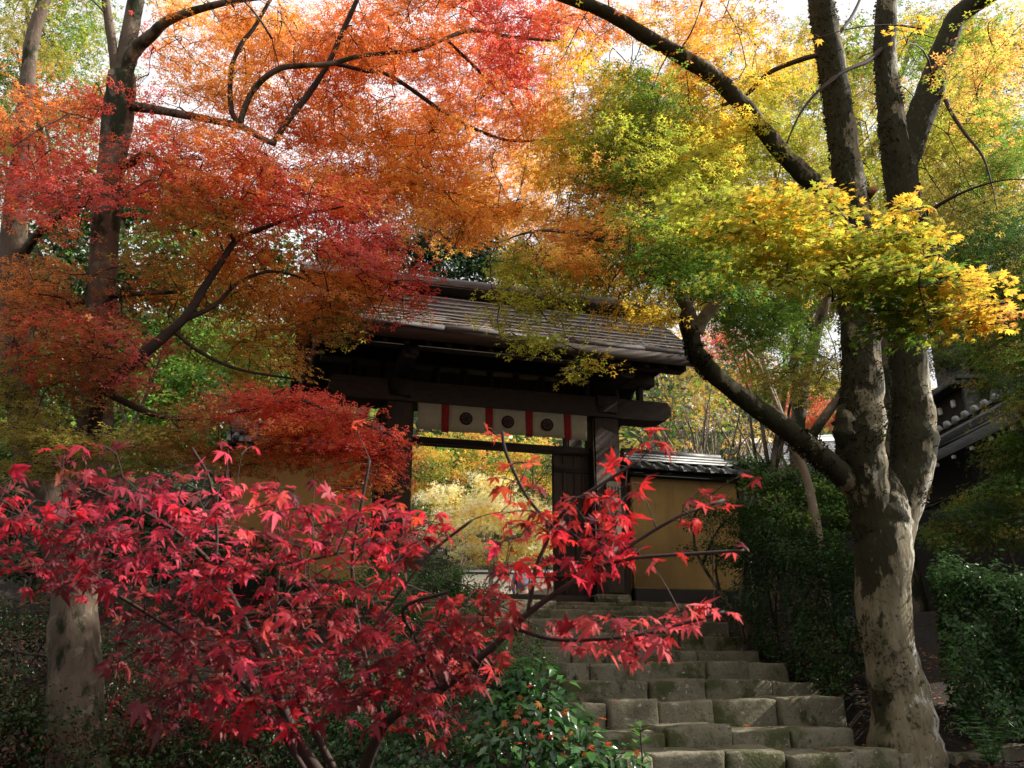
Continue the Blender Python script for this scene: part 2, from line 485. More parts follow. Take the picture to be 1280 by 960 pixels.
def stone(x0, x1, y0, y1, z0, z1, r, seed, amp):
    nx, ny, nz = max(5, int((x1 - x0) / .075)), 7, 6
    pts, faces, idx = [], [], {}
    def vid(i, j, k):
        if (i, j, k) not in idx: idx[i, j, k] = len(pts); pts.append((i / nx, j / ny, k / nz))
        return idx[i, j, k]
    for i in range(nx):
        for j in range(ny):
            for k, f in ((0, 1), (nz, 0)):
                q = [vid(i, j, k), vid(i + 1, j, k), vid(i + 1, j + 1, k), vid(i, j + 1, k)]; faces.append(q[::-1] if f else q)
    for i in range(nx):
        for k in range(nz):
            for j, f in ((0, 0), (ny, 1)):
                q = [vid(i, j, k), vid(i + 1, j, k), vid(i + 1, j, k + 1), vid(i, j, k + 1)]; faces.append(q[::-1] if f else q)
    for j in range(ny):
        for k in range(nz):
            for i, f in ((0, 1), (nx, 0)):
                q = [vid(i, j, k), vid(i, j + 1, k), vid(i, j + 1, k + 1), vid(i, j, k + 1)]; faces.append(q[::-1] if f else q)
    P = np.array(pts)
    lo, hi = np.array([x0, y0, z0]), np.array([x1, y1, z1]); V = np.empty_like(P)
    for ax, nn in enumerate((nx, ny, nz)):
        e = min(r, (hi[ax] - lo[ax]) * .2); g_ = np.concatenate([[lo[ax]], np.linspace(lo[ax] + e, hi[ax] - e, nn - 1), [hi[ax]]])
        V[:, ax] = g_[np.rint(P[:, ax] * nn).astype(int)]
    C = np.clip(V, lo + r, hi - r)
    dlt = V - C; ln = np.linalg.norm(dlt, axis=1, keepdims=True)
    V = C + np.where(ln > 1e-6, dlt / (ln + 1e-9) * np.minimum(ln, r), 0)
    for i in range(len(V)):
        q = Vector(V[i] * 2.1) + Vector((seed * 7.3, seed * 1.7, 0))
        V[i] += np.array(mnoise.noise_vector(q)) * amp + np.array(mnoise.noise_vector(q * 3)) * amp * .45 + np.array(mnoise.noise_vector(q * 8)) * amp * .28
    return V, np.array(faces)


k = 0
for i, (t, z) in enumerate(zip(STEP_T, STEP_Z)):
    tn = STEP_T[i + 1] if i < 10 else t + 1.3
    for a, b in zip(SEAMS[i][:-1], SEAMS[i][1:]):
        k += 1
        jt, jz = random.uniform(-.05, .05), random.uniform(-.02, .02)
        if i in (0, 1): jz *= 1.8
        V, Q = stone(a + .007, b - .007, t + jt + .05, tn + .16, z - .30, z + jz, .026, k, .026 if i < 5 else .02)
        o = link('stone', mesh('stone', V, [Q], M['stone'], True), steps)
mb = MB(); mb.box(-1.9, 3.4, .5, 1.75, 2.3, 2.56, .02)
mb.build('platform_slab', M['stone'], steps)

# ------------------------------------------------------------------ gate
gate = thing('temple_gate', 'dark weathered timber gate with shingled gable roof at the top of the stone steps', 'gate', tuple(world(0, 0)), TH)


gate.scale = (1.025,) * 3


def gbox(name, x0, x1, y0, y1, z0, z1, mat='wood', c=.015, parent=None):
    b = MB(); b.box(x0, x1, y0, y1, z0, z1, c)
    return b.build(name, M[mat], parent or gate)


gbox('pillar', -1.53, -1.10, -.26, .16, .10, 2.84, 'wood_v', .03)
gbox('pillar', 1.73, 2.17, -.26, .16, .10, 2.84, 'wood_v', .03)
gbox('pillar_base', -1.60, -1.03, -.33, .23, -.03, .10, 'stone', .03)
gbox('pillar_base', 1.66, 2.24, -.33, .23, -.03, .10, 'stone', .03)
gbox('rear_pillar', -1.46, -1.18, 1.15, 1.43, -.03, 3.1, 'wood_v', .03)
gbox('rear_pillar', 1.80, 2.08, 1.15, 1.43, -.03, 3.1, 'wood_v', .03)
gbox('side_board', 2.175, 2.36, -.05, .02, .05, 2.3, 'wood_v')
gbox('tie_beam', -1.40, -1.24, .165, 1.145, 2.2, 2.42)
gbox('tie_beam', 1.87, 2.03, .165, 1.145, 2.2, 2.42)
# main lintel with shaped ends
pr = [(-2.36, 2.92), (-2.28, 2.84), (-2.0, 2.82), (2.75, 2.82), (2.98, 2.85), (3.06, 2.93), (3.06, 3.06), (3.0, 3.14), (-2.3, 3.14), (-2.36, 3.07)]
V = np.array([(x, y, z) for y in (-.30, .12) for x, z in pr]); n_ = len(pr)
me = bpy.data.meshes.new('lintel'); me.from_pydata(V.tolist(), [], [list(range(n_))] + [list(range(2 * n_ - 1, n_ - 1, -1))] + [[i, i + n_, (i + 1) % n_ + n_, (i + 1) % n_] for i in range(n_)])
me.materials.append(M['wood']); link('lintel', me, gate)
gbox('door_head', -1.10, 1.73, -.12, .06, 2.24, 2.345)
gbox('threshold', -1.10, 1.73, -.10, .08, -.03, .09)
# half open door leaf on the right, side panel, hinges
dl = gbox('door_leaf', 1.13, 1.725, -.03, .04, .09, 2.235, 'wood_v', .01)
for zz in (.35, 1.15, 1.95): gbox('door_rail', 1.14, 1.72, -.055, -.033, zz, zz + .12, 'wood', .008, dl)
for xx in (1.29, 1.47, 1.6): gbox('door_batten', xx, xx + .035, -.05, -.0335, .11, 2.22, 'wood_v', .006, dl)
gbox('door_leaf', -1.09, -1.03, .17, 1.0, .09, 2.235, 'wood_v', .01)
# upper frame: struts, beam, brackets, rafters
gbox('upper_beam', -2.5, 2.85, -.22, .04, 3.43, 3.66)
for x in np.arange(-2.05, 2.8, .42):
    gbox('strut', x, x + .085, -.16, -.04, 3.143, 3.427, 'wood_v', .01)
for x in (-1.44, 1.83):
    gbox('bracket_arm', x, x + .23, -1.22, 1.5, 3.19, 3.40, 'wood', .04)
    gbox('pillar_block', x - .09, x + .32, -.33, .19, 2.845, 3.185, 'wood_v', .05)
gbox('eave_beam', -2.62, 2.95, -1.10, -.90, 3.405, 3.60)
gbox('rear_eave_beam', -2.62, 2.95, 1.5, 1.7, 3.405, 3.60)
for x in np.arange(-2.45, 2.8, .66):
    gbox('beam_block', x, x + .10, -1.16, -1.105, 3.45, 3.56, 'wood_v', .01)
gbox('side_panel', -2.78, -2.74, -.95, .2, 2.78, 3.5, 'wood_v')
# roof profile: front eave (-1.42, 3.60) up to the ridge (.30, 4.84)
def roof_z(t):
    q = (t + 1.45) / 1.75 if t <= .3 else (2.05 - t) / 1.75
    return 3.58 + 1.27 * (.80 * q + .20 * q * q)
prof = [-1.45, -1.1, -.75, -.4, -.05, .3, .65, 1.0, 1.35, 1.7, 2.05]
V, Q = [], []
for x in (-2.78, 3.08):
    for t in prof: V.append((x, t, roof_z(t) - .03))
    for t in prof: V.append((x, t, roof_z(t) - .22))
m_ = len(prof)
for i in range(m_ - 1):
    for base, fl in ((0, 0), (m_, 1)):
        q = [base + i, base + i + 1, base + i + 1 + 2 * m_, base + i + 2 * m_]; Q.append(q[::-1] if fl == 0 else q)
    Q.append([i, i + 1, i + 1 + m_, i + m_]); Q.append([2 * m_ + i, 2 * m_ + i + m_, 2 * m_ + i + 1 + m_, 2 * m_ + i + 1])
Q += [[0, m_, 3 * m_, 2 * m_], [m_ - 1, 3 * m_ - 1, 4 * m_ - 1, 2 * m_ - 1]]
roof = link('roof', mesh('roof', V, [np.array(Q)], M['wood']), gate)
NC = 9
for c in range(NC):
    for side in (0, 1):
        t0, t1 = -1.47 + c * 1.72 / NC, -1.47 + (c + 1) * 1.72 / NC + .05
        if side: t0, t1 = .6 - t0, .6 - t1
        z0, z1 = roof_z(t0), roof_z(min(t1, .3) if not side else max(t1, .3))
        cuts = np.concatenate([[-2.82], np.sort(np.linspace(-2.0, 2.4, 5) + RNG.uniform(-.4, .4, 5)), [3.12]]) if side == 0 else np.array([-2.82, 3.12])
        for a, b in zip(cuts[:-1], cuts[1:]):
            e = random.uniform(-.004, .004)
            d = -1 if side == 0 else 1
            hi = .024
            Vq = np.array([(a + .004, t0 + d * e, z0 - .035), (b - .004, t0 + d * e, z0 - .035), (b - .004, t0 + d * e, z0 + hi), (a + .004, t0 + d * e, z0 + hi + random.uniform(-.003, .003)),
                           (a + .004, t1, z1 - .035), (b - .004, t1, z1 - .035), (b - .004, t1, z1 + .004), (a + .004, t1, z1 + .004)])
            F = np.array([[0, 1, 2, 3], [3, 2, 6, 7], [5, 4, 7, 6], [4, 5, 1, 0], [4, 0, 3, 7], [1, 5, 6, 2]])
            if side: F = F[:, ::-1]
            link('shingle', mesh('shingle', Vq, [F], M['shingle']), roof)
        if side == 0 and c > 0:
            x = np.linspace(-2.80, 3.10, 24); zz = np.full(24, z0 + .033) + RNG.normal(0, .005, 24)
            b = MB(); b.tube(np.stack([x, np.full(24, t0 - .004), zz], 1), .0115, 5); b.build('batten', M['batten'], roof)
for (a, b_, z) in ((-.02, .62, 4.86),):
    gbox('ridge_board', -2.86 + (z - 4.86), 3.16 - (z - 4.86), a, b_, z, z + .105, 'wood', .02, roof)
gbox('ridge_cap', -2.9, 3.2, .05, .55, 4.968, 5.05, 'shingle', .03, roof)
for x in np.arange(-2.65, 3.05, .30):
    b = MB()
    for sg in (0, 1):
        ts = [-1.36, -.5, .28] if sg == 0 else [1.96, 1.1, .32]
        for ta, tb in zip(ts[:-1], ts[1:]):
            V = [(x + dx, t, roof_z(t) - dz) for t in (ta, tb) for dx in (0, .075) for dz in (.225, .315)]
            b.add(V, Q=[[0, 1, 3, 2], [4, 6, 7, 5], [0, 4, 5, 1], [2, 3, 7, 6], [0, 2, 6, 4], [1, 5, 7, 3]])
    b.build('rafter', M['wood'], gate)
for x in (-2.86, 3.085):
    V, Q = [], []
    ts = np.linspace(-1.5, 2.1, 13)
    for t in ts:
        zz = roof_z(t) + .0
        V += [(x, t, zz + .02), (x + .07, t, zz + .02), (x + .07, t, zz - .27), (x, t, zz - .27)]
    for i in range(12):
        for j in range(4): Q.append([4 * i + j, 4 * i + (j + 1) % 4, 4 * i + 4 + (j + 1) % 4, 4 * i + 4 + j])
    Q += [[0, 3, 2, 1], [48, 49, 50, 51]]
    link('bargeboard', mesh('bargeboard', V, [np.array(Q)], M['wood']), gate)
gbox('gable_panel', -2.6, -2.55, -.7, 1.3, 3.62, 4.1, 'wood_v')
gbox('gable_panel', 2.85, 2.9, -.7, 1.3, 3.62, 4.1, 'wood_v')

# hanging banner (noren) : cloth panels, red strips, round crests
ban = thing('entrance_banner', 'cream cloth banner with red strips and three dark round crests hung under the gate lintel', 'banner', tuple(world(0, 0)), TH)


ban.scale = (1.025,) * 3


def sag(x, z): return z - .035 * np.sin((x + 1.09) / 2.7 * pi) * 1.0
def cloth(name, x0, x1, z0, z1, y, mat, nx=8, par=ban, th=.006):
    xs, zs = np.linspace(x0, x1, nx + 1), np.linspace(z0, z1, 4)
    X, Z = np.meshgrid(xs, zs)
    f = (z1 - Z) / (z1 - z0)
    Yy = y + (.016 * np.sin(X * 9) + .008 * np.sin(X * 23 + 1)) * f
    Vf = np.stack([X, Yy, Z - .012 * np.sin((X + 1.09) * 2.3) * f], -1).reshape(-1, 3)
    Vb = Vf + np.array([0, th, 0])
    n = nx + 1; i, j = np.meshgrid(np.arange(3), np.arange(nx), indexing='ij'); a = (i * n + j).ravel()
    Qf = np.stack([a, a + 1, a + n + 1, a + n], 1); Qb = Qf[:, ::-1] + len(Vf)
    e = [[i, i + len(Vf), i + 1 + len(Vf), i + 1] for i in range(nx)] + [[3 * n + i, 3 * n + i + 1, 3 * n + i + 1 + len(Vf), 3 * n + i + len(Vf)] for i in range(nx)]
    e += [[i * n, (i + 1) * n, (i + 1) * n + len(Vf), i * n + len(Vf)] for i in range(3)] + [[i * n + nx, i * n + nx + len(Vf), (i + 1) * n + nx + len(Vf), (i + 1) * n + nx] for i in range(3)]
    return link(name, mesh(name, np.vstack([Vf, Vb]), [np.vstack([Qf, Qb, e])], M[mat], True), par)


bx = [-1.06, -.70, -.59, -.03, .08, .60, .71, 1.22, 1.33, 1.60]
ZB, ZT = 2.405, 2.80
for i in range(9):
    a, b = bx[i], bx[i + 1]
    if i % 2 == 0:
        p = cloth('banner_panel', a + .002, b - .002, ZB, ZT, -.335, 'cloth')
        if i in (2, 4, 6):
            cx, cz = (a + b) / 2 - .02, 2.605
            b1 = MB(); n = 24
            V = [(cx, -.352, cz)] + [(cx + .098 * cos(q), -.352, cz + .098 * sin(q)) for q in np.arange(n) * 2 * pi / n]
            V += [(x, -.338, z) for x, y, z in V]
            T = [(0, i_ + 1, (i_ + 1) % n + 1) for i_ in range(n)]; Qs = [(i_ + 1, i_ + 2 + n, (i_ + 1) % n + 2 + n, (i_ + 1) % n + 1) for i_ in range(n)]
            b1.add(V, T, Qs); cr_ = b1.build('crest', M['dark_print'], p)
            b2 = MB()
            for q in range(8):
                a0 = q * pi / 4
                o_, r_ = np.array([cx, -.3535, cz]), np.array([cos(a0), 0, sin(a0)]); s_ = np.array([-sin(a0), 0, cos(a0)])
                b2.add([o_ + r_ * .02 + s_ * .003, o_ + r_ * .02 - s_ * .003, o_ + r_ * .078 - s_ * .006, o_ + r_ * .078 + s_ * .006], Q=[[0, 1, 2, 3]])
                ar = [o_ + (.062) * np.array([cos(a0 + w), 0, sin(a0 + w)]) + r_ * .02 * 0 for w in np.linspace(.1, .68, 5)]
                for w0, w1 in zip(ar[:-1], ar[1:]):
                    c0 = unit(w0 - o_); c1 = unit(w1 - o_); b2.add([w0, w1, w1 + c1 * .006, w0 + c0 * .006], Q=[[0, 1, 2, 3]])
            b2.build('crest_petal', M['crest_line'], p)
    else:
        cloth('red_strip', a, b, ZB - .02, ZT, -.341, 'red_cloth', 3)
b = MB(); b.tube([(-1.08, -.322, 2.79), (.3, -.322, 2.785), (1.62, -.322, 2.79)], .012, 6); b.build('banner_pole', M['wood'], ban)

sgn = thing('notice_board', 'small pale wooden notice board hung beside the right gate pillar', 'sign', tuple(world(0, 0)), TH)
sgn.scale = (1.025,) * 3
b = MB(); b.box(1.90, 2.14, -.295, -.268, 1.26, 1.80, .006); b.build('board', M['sign'], sgn)
for q in range(4):
    b = MB()
    xs_ = 1.935 + q * .05
    b.box(xs_, xs_ + .016, -.2985, -.2955, 1.36 + .03 * q, 1.72, .001)
    b.build('written_line', M['dark_print'], sgn)

# ------------------------------------------------------------------ plaster walls with tiled caps
def tile_half(L_, r, w):
    """one pan-and-roll tile laid down the slope: flat pan plus raised roll along x=0"""
    n = 6
    pr = [(-w / 2, 0)] + [(-w / 2 + .0, .012)] + [(-r * 1.05, .006)] + [(-r * cos(pi * i / n), .006 + r * sin(pi * i / n)) for i in range(n + 1)] + [(r * 1.05, .006), (w / 2, .012), (w / 2, 0)]
    V = [(x, 0, z) for x, z in pr] + [(x, L_, z) for x, z in pr]
    k = len(pr)
    Q = [[i, i + 1, i + 1 + k, i + k] for i in range(k - 1)] + [[k - 1, 0, k, 2 * k - 1]]
    return V, Q


def capped_wall(label, s0, s1, open_end, n_tiles, top=1.93, cap=2.0):
    w = thing('plaster_wall', label, 'wall', tuple(world(0, 0)), TH)
    w.scale = (1.025,) * 3
    def bx(name, x0, x1, y0, y1, z0, z1, mat, c=.015, par=w):
        b_ = MB(); b_.box(x0, x1, y0, y1, z0, z1, c); return b_.build(name, M[mat], par)
    bx('plaster_panel', s0, s1, -.13, .13, .215, top, 'plaster', .012)
    bx('base_course', s0 - .02, s1 + .02, -.17, .17, -.25, .21, 'dark_wood')
    bx('eave_board', s0 - .1, s1 + .12, -.30, .30, top + .003, top + .06, 'dark_wood')
    if open_end: bx('end_post', s1 - .0 if open_end > 0 else s0 - .12, s1 + .12 if open_end > 0 else s0, -.15, .15, -.2, top, 'wood_v')
    step = (s1 - s0 + .3) / n_tiles
    V, Q = tile_half(.42, .045, step * .985)
    me = mesh('tile', V, [np.array(Q)], M['tile'])
    V2 = [(-x, y, z) for x, y, z in V]
    for i in range(n_tiles):
        x = s0 - .1 + (i + .5) * step
        for sd in (0, 1):
            o = link('tile', me, w, (x, -.40 if sd == 0 else .40, top + .072 + random.uniform(-.004, .004)), (radians(27), 0, random.uniform(-.01, .01) + (pi if sd else 0)))
        b_ = MB(); b_.tube([(x, -.412, top + .105), (x, -.385, top + .118)], .047, 10); b_.build('tile_end', M['tile'], w)
    for i, (hw, z) in enumerate(((.115, .27), (.10, .315), (.085, .36))):
        bx('ridge_course', s0 - .08, s1 - .08 * i, -hw, hw, top + z, top + z + .041, 'tile', .01)
    b_ = MB(); b_.tube([(s0 - .08, 0, top + .42), ((s0 + s1) / 2, 0, top + .42), (s1 - .2, 0, top + .42)], .065, 10); b_.build('ridge_tile', M['tile'], w)
    b_ = MB(); b_.tube([(s1 - .32, 0, top + .34), (s1 + .02, 0, top + .335), (s1 + .3, 0, top + .33)], .06, 10); b_.build('ridge_tile', M['tile'], w)
    return w


capped_wall('short ochre plaster wall with grey tiled cap right of the gate pillar', 2.38, 4.24, 1, 9)
capped_wall('ochre plaster wall with grey tiled cap behind red maple leaves left of the gate', -3.6, -1.66, -1, 9, 1.95)

# ------------------------------------------------------------------ temple hall at the right, white roofed storehouse, white wall, rail
hv = np.array([.0, -1.0])
HALL = at(1150, 558, 18.5); HALL_Z = float(HALL[2])
hall = thing('temple_hall', 'dark timber temple hall with tiled eaves and white painted beam ends behind the mossy maple', 'temple', (float(HALL[0]), float(HALL[1]), gz(HALL[0], HALL[1])), atan2(hv[1], hv[0]))
hz = HALL_Z - gz(HALL[0], HALL[1])


def hbox(name, x0, x1, y0, y1, z0, z1, mat, par=hall, c=.015):
    b_ = MB(); b_.box(x0, x1, y0, y1, z0, z1, c); return b_.build(name, M[mat], par)


hbox('wall', -5, 6.5, 1.0, 1.2, -.3, hz + .5, 'dark_wood')
hbox('wall_sill', -5, 6.5, .9, .99, hz - .95, hz - .85, 'dark_wood')
hbox('eave_beam', -5, 6.5, .05, .2, hz - .17, hz - .02, 'hall_tile')
lr = hbox('lower_roof', -5, 6.5, .0, 1.5, hz - .0, hz + .05, 'hall_tile')
lr.rotation_euler = (0, 0, 0)
V, Q = tile_half(1.75, .07, .36)
me_t = mesh('roof_tile', V, [np.array(Q)], M['hall_tile'])
for i in range(30):
    x = -4.6 + i * .37
    link('roof_tile', me_t, lr, (x, -.03, hz + .05), (radians(24), 0, 0))
    b_ = MB(); b_.tube([(x, -.05, hz + .10), (x, .02, hz + .13)], .085, 10); b_.build('tile_end', M['tile_light'], lr)  # tile ends coloured pale to paint the glints along the eave
for i in range(12):
    x = -3 + i * .75
    hbox('rafter_end', x, x + .07, .25, .33, hz - .46, hz - .38, 'white_paint')
hbox('upper_wall', -4, 1.3, .42, .99, hz + .1, hz + .93, 'dark_wood')
hbox('upper_fascia', -4.1, 1.5, .12, .6, hz + .935, hz + 1.03, 'hall_tile')
hbox('corner_post', 1.305, 1.42, .38, .7, hz + .15, hz + .93, 'hall_tile')
for i in range(7):
    x = -2.6 + i * .58
    hbox('rafter_end', x, x + .09, .34, .418, hz + .60, hz + .76, 'white_paint')
hbox('upper_roof', -4.2, 1.55, .2, 2.55, hz + 1.033, hz + 1.12, 'hall_tile')
hbox('gable_wall', -4, 6.0, 2.6, 2.8, hz + 1.0, hz + 4.2, 'dark_wood')
for i in range(16):
    hbox('lattice_bar', -2.2 + i * .28, -2.14 + i * .28, 2.5, 2.55, hz + 1.9, hz + 3.6, 'bark_red', hall, .005)
for i in range(7):
    hbox('lattice_bar', -2.3, 2.3, 2.552, 2.597, hz + 2.0 + i * .25, hz + 2.05 + i * .25, 'bark_red', hall, .005)

ST = at(1045, 548, 24.0)
store = thing('storehouse', 'low storehouse with pale sunlit tile roof glimpsed left of the mossy trunk', 'building', (float(ST[0]), float(ST[1]), gz(ST[0], ST[1])), radians(-12))
sz = float(ST[2]) - gz(ST[0], ST[1])
b = MB(); b.box(-2.4, 3.2, .3, 3.2, -.5, sz - .5, .02); b.build('wall', M['dark_wood'], store)
sroof = thing('roof', None, None); sroof.parent = store
b = MB()
for r_ in range(9):
    for c_ in range(20):
        x0, y0 = -2.6 + c_ * .29, -.25 + r_ * .2
        z0 = sz - .75 + r_ * .115
        b.add([(x0, y0, z0), (x0 + .27, y0, z0), (x0 + .27, y0 + .21, z0 + .1), (x0, y0 + .21, z0 + .1), (x0, y0, z0 + .05), (x0 + .14, y0, z0 + .02), (x0 + .27, y0, z0 + .05), (x0 + .27, y0 + .23, z0 + .15), (x0 + .14, y0 + .23, z0 + .12), (x0, y0 + .23, z0 + .15)],
              Q=[[4, 5, 8, 9], [5, 6, 7, 8], [0, 1, 6, 5], [0, 5, 4, 0][:4] if False else [0, 1, 2, 3]], T=[[0, 5, 4]])
tag(b.build('tile_courses', M['tile_light'], sroof), kind='stuff')
b = MB(); b.box(-2.7, 3.3, 1.5, 1.85, sz + .27, sz + .5, .04); b.build('ridge', M['white_wall'], sroof)

b = MB(); p0, p1 = at(575, 722, 25.5), at(760, 722, 25.5)
wl = thing('garden_wall', 'low pale plaster wall seen through the gate behind the gold bush', 'wall', (float(p0[0]), 25.5, gz(p0[0], 25.5)))
wlh = float(at(600, 717, 25.5)[2]) - gz(p0[0], 25.5)
b = MB(); b.box(0, float(p1[0] - p0[0]), 0, .2, -.3, wlh, .02); b.build('wall_panel', M['sign'], wl)
b = MB(); b.box(-.05, float(p1[0] - p0[0]) + .05, -.1, .3, wlh + .002, wlh + .1, .02); b.build('coping', M['tile'], wl)

q0 = at(-40, 770, 11.5)
rail = thing('handrail', 'pale horizontal handrail behind the left maple trunk', 'railing', (float(q0[0]), float(q0[1]), gz(q0[0], q0[1])))
rh = float(q0[2]) - gz(q0[0], q0[1])
b = MB(); b.tube([(0, 0, rh), (1.5, 0, rh + .01), (2.6, .1, rh)], .035, 8); b.build('rail_bar', M['white_paint'], rail)
for x in (.3, 1.5, 2.5):
    b = MB(); b.tube([(x, .05, -.4), (x, .05, rh - .02)], .03, 8); b.build('rail_post', M['wood_v'], rail)

# ------------------------------------------------------------------ person beyond the gate
pp = at(652, 712, 23); pg = gz(pp[0], pp[1])
person = thing('person', 'person in a grey blue jacket with dark hair standing beyond the gate opening', 'person', (float(pp[0]), float(pp[1]), pg), radians(25))


def skin_body(name, pts, edges, radii, mat, parent, sub=1):
    me = bpy.data.meshes.new(name); me.from_pydata(pts, edges, [])
    o = link(name, me, parent)
    md = o.modifiers.new('skin', 'SKIN')
    for v, r in zip(me.skin_vertices[0].data, radii): v.radius = r if isinstance(r, tuple) else (r, r)
    me.skin_vertices[0].data[0].use_root = True
    sb = o.modifiers.new('sub', 'SUBSURF'); sb.levels = sub; sb.render_levels = sub
    me.materials.append(mat)
    md.use_smooth_shade = True
    return o


ht = float(at(652, 705, 23)[2]) - pg
k_ = ht / 1.7
body = [(0, 0, .95), (0, 0, 1.15), (0, .01, 1.36), (0, 0, 1.47), (0, -.02, 1.56), (0, -.02, 1.64),
        (-.18, 0, 1.40), (-.25, .02, 1.14), (-.23, -.08, .90), (-.23, -.11, .81), (.18, 0, 1.40), (.25, .02, 1.14), (.23, -.08, .90), (.23, -.11, .81),
        (-.10, 0, .86), (-.11, -.02, .47), (-.11, .02, .09), (-.12, -.12, .04), (.10, 0, .86), (.11, -.03, .47), (.11, .02, .09), (.12, -.12, .04)]
be = [(0, 1), (1, 2), (2, 3), (3, 4), (4, 5), (2, 6), (6, 7), (7, 8), (8, 9), (2, 10), (10, 11), (11, 12), (12, 13), (0, 14), (14, 15), (15, 16), (16, 17), (0, 18), (18, 19), (19, 20), (20, 21)]
br = [(.15, .11), (.14, .10), (.17, .11), .05, (.075, .09), (.07, .08), .06, .045, .035, .03, .06, .045, .035, .03, .085, .06, .045, .04, .085, .06, .045, .04]
skin_body('body', [tuple(c * k_ for c in p) for p in body], be, br, M['skin'], person)
skin_body('jacket', [tuple(c * k_ for c in p) for p in (body[0], body[1], body[2], (0, 0, 1.46), body[6], body[7], body[8], body[10], body[11], body[12])],
          [(0, 1), (1, 2), (2, 3), (2, 4), (4, 5), (5, 6), (2, 7), (7, 8), (8, 9)], [(.18, .14), (.17, .13), (.20, .135), .075, .08, .062, .052, .08, .062, .052], M['jacket'], person)
skin_body('trousers', [tuple(c * k_ for c in p) for p in ((0, 0, .93), body[14], body[15], (-.11, .02, .12), body[18], body[19], (.11, .02, .12))],
          [(0, 1), (1, 2), (2, 3), (0, 4), (4, 5), (5, 6)], [(.16, .12), .10, .078, .065, .10, .078, .065], M['trousers'], person)
skin_body('hair', [tuple(c * k_ for c in p) for p in ((0, .03, 1.57), (0, .015, 1.65), (0, -.03, 1.695))], [(0, 1), (1, 2)], [(.082, .075), (.088, .09), (.06, .06)], M['hair'], person)
for sx in (-.03, .03):
    b = MB(); b.tube([(sx * k_, -.105 * k_, 1.585 * k_), (sx * k_, -.125 * k_, 1.585 * k_)], .009, 6); b.build('eye', M['hair'], person)

# ------------------------------------------------------------------ leaf colours (the colour of the leaves themselves)
RED, CRIM, PINK, ROR = (.68, .11, .07), (.47, .022, .04), (.72, .16, .14), (.80, .26, .07)
ORG, LOR, YEL, YGR = (.86, .36, .08), (.90, .48, .115), (.80, .52, .06), (.40, .41, .05)
GRN, DGR, OLV, BRN, GOLD = (.14, .24, .035), (.035, .07, .02), (.30, .25, .05), (.46, .20, .07), (.92, .78, .40)
LEFT_ANCH = [(40, 60, OLV), (90, 50, YGR), (60, 130, ROR), (60, 200, RED), (60, 250, PINK), (30, 330, ROR), (150, 130, RED), (160, 230, RED), (240, 180, ROR), (220, 220, RED),
             (250, 90, ORG), (330, 60, ORG), (420, 60, ROR), (480, 30, ROR), (560, 100, ROR), (650, 60, RED), (620, 150, ORG), (640, 110, RED), (500, 150, ORG), (450, 210, ORG), (560, 200, ORG),
             (380, 200, ROR), (300, 240, ROR), (350, 240, RED), (400, 270, RED), (470, 300, PINK), (520, 330, PINK), (520, 260, LOR), (600, 230, LOR), (680, 200, LOR), (690, 120, LOR), (640, 290, LOR), (580, 280, ORG),
             (200, 300, BRN), (150, 340, BRN), (230, 280, OLV), (100, 370, BRN), (60, 420, RED), (150, 410, PINK), (110, 450, BRN), (60, 480, OLV), (40, 370, BRN), (230, 340, ORG), (250, 400, OLV),
             (330, 390, LOR), (300, 440, YGR), (350, 340, LOR), (400, 350, ORG), (440, 360, ORG), (500, 350, RED), (520, 390, RED), (450, 400, OLV), (380, 410, BRN), (340, 460, LOR), (0, 300, ROR), (260, 300, ROR), (200, 330, OLV), (720, 30, ROR), (780, 20, ROR), (850, 20, RED)]
RIGHT_ANCH = [(700, 110, LOR), (740, 120, YGR), (760, 60, YEL), (820, 50, YEL), (870, 30, ORG), (900, 40, YEL), (950, 80, YEL), (800, 130, GRN), (850, 190, YGR), (760, 180, YGR), (780, 220, GRN), (700, 230, YEL), (690, 290, LOR),
              (700, 340, YGR), (650, 380, YGR), (760, 260, LOR), (740, 300, ORG), (800, 300, GRN), (840, 260, YGR), (900, 150, YEL), (930, 200, YGR), (950, 130, YGR), (880, 350, GRN), (830, 400, YEL), (760, 400, YEL), (700, 420, YGR), (690, 460, OLV), (930, 400, GRN), (990, 420, GRN), (960, 460, OLV),
              (1200, 60, YGR), (1240, 120, LOR), (1200, 150, YGR), (1150, 60, GRN), (1250, 180, GRN), (1090, 40, YGR), (1180, 200, OLV), (1230, 240, OLV), (1260, 300, DGR), (1190, 280, OLV), (1070, 100, OLV), (1090, 200, YGR), (1270, 60, LOR), (980, 330, GRN), (1010, 480, OLV)]
NEAR_ANCH = [(900, 260, YGR), (960, 250, YEL), (1000, 270, YGR), (960, 300, YGR), (1050, 310, YEL), (1040, 350, YGR), (1100, 330, YGR), (1130, 260, YEL), (1120, 300, YGR), (1140, 380, GRN), (1170, 350, YGR), (1200, 330, YEL), (1230, 370, YEL), (1220, 400, YEL), (1250, 390, LOR), (1180, 390, YGR), (1080, 400, GRN), (1130, 410, OLV), (900, 300, YGR), (870, 290, YGR)]


def pick(anch, P, sigma=38):
    A = np.array([(a[0], a[1]) for a in anch], float); Cc = np.array([a[2] for a in anch])
    px, py, _ = proj(P)
    d2 = (px[:, None] - A[:, 0]) ** 2 + (py[:, None] - A[:, 1]) ** 2
    d2 -= d2.min(1, keepdims=True)
    g = -d2 / (2 * sigma ** 2) + RNG.gumbel(0, .55, d2.shape)
    return Cc[np.argmax(g, 1)]


def jitter(C, sv=.16, sh=.10):
    n = len(C)
    C = C * np.exp(RNG.normal(0, sv, (n, 1))) * np.exp(RNG.normal(0, sh, (n, 3)))
    return np.clip(C, .004, .9)


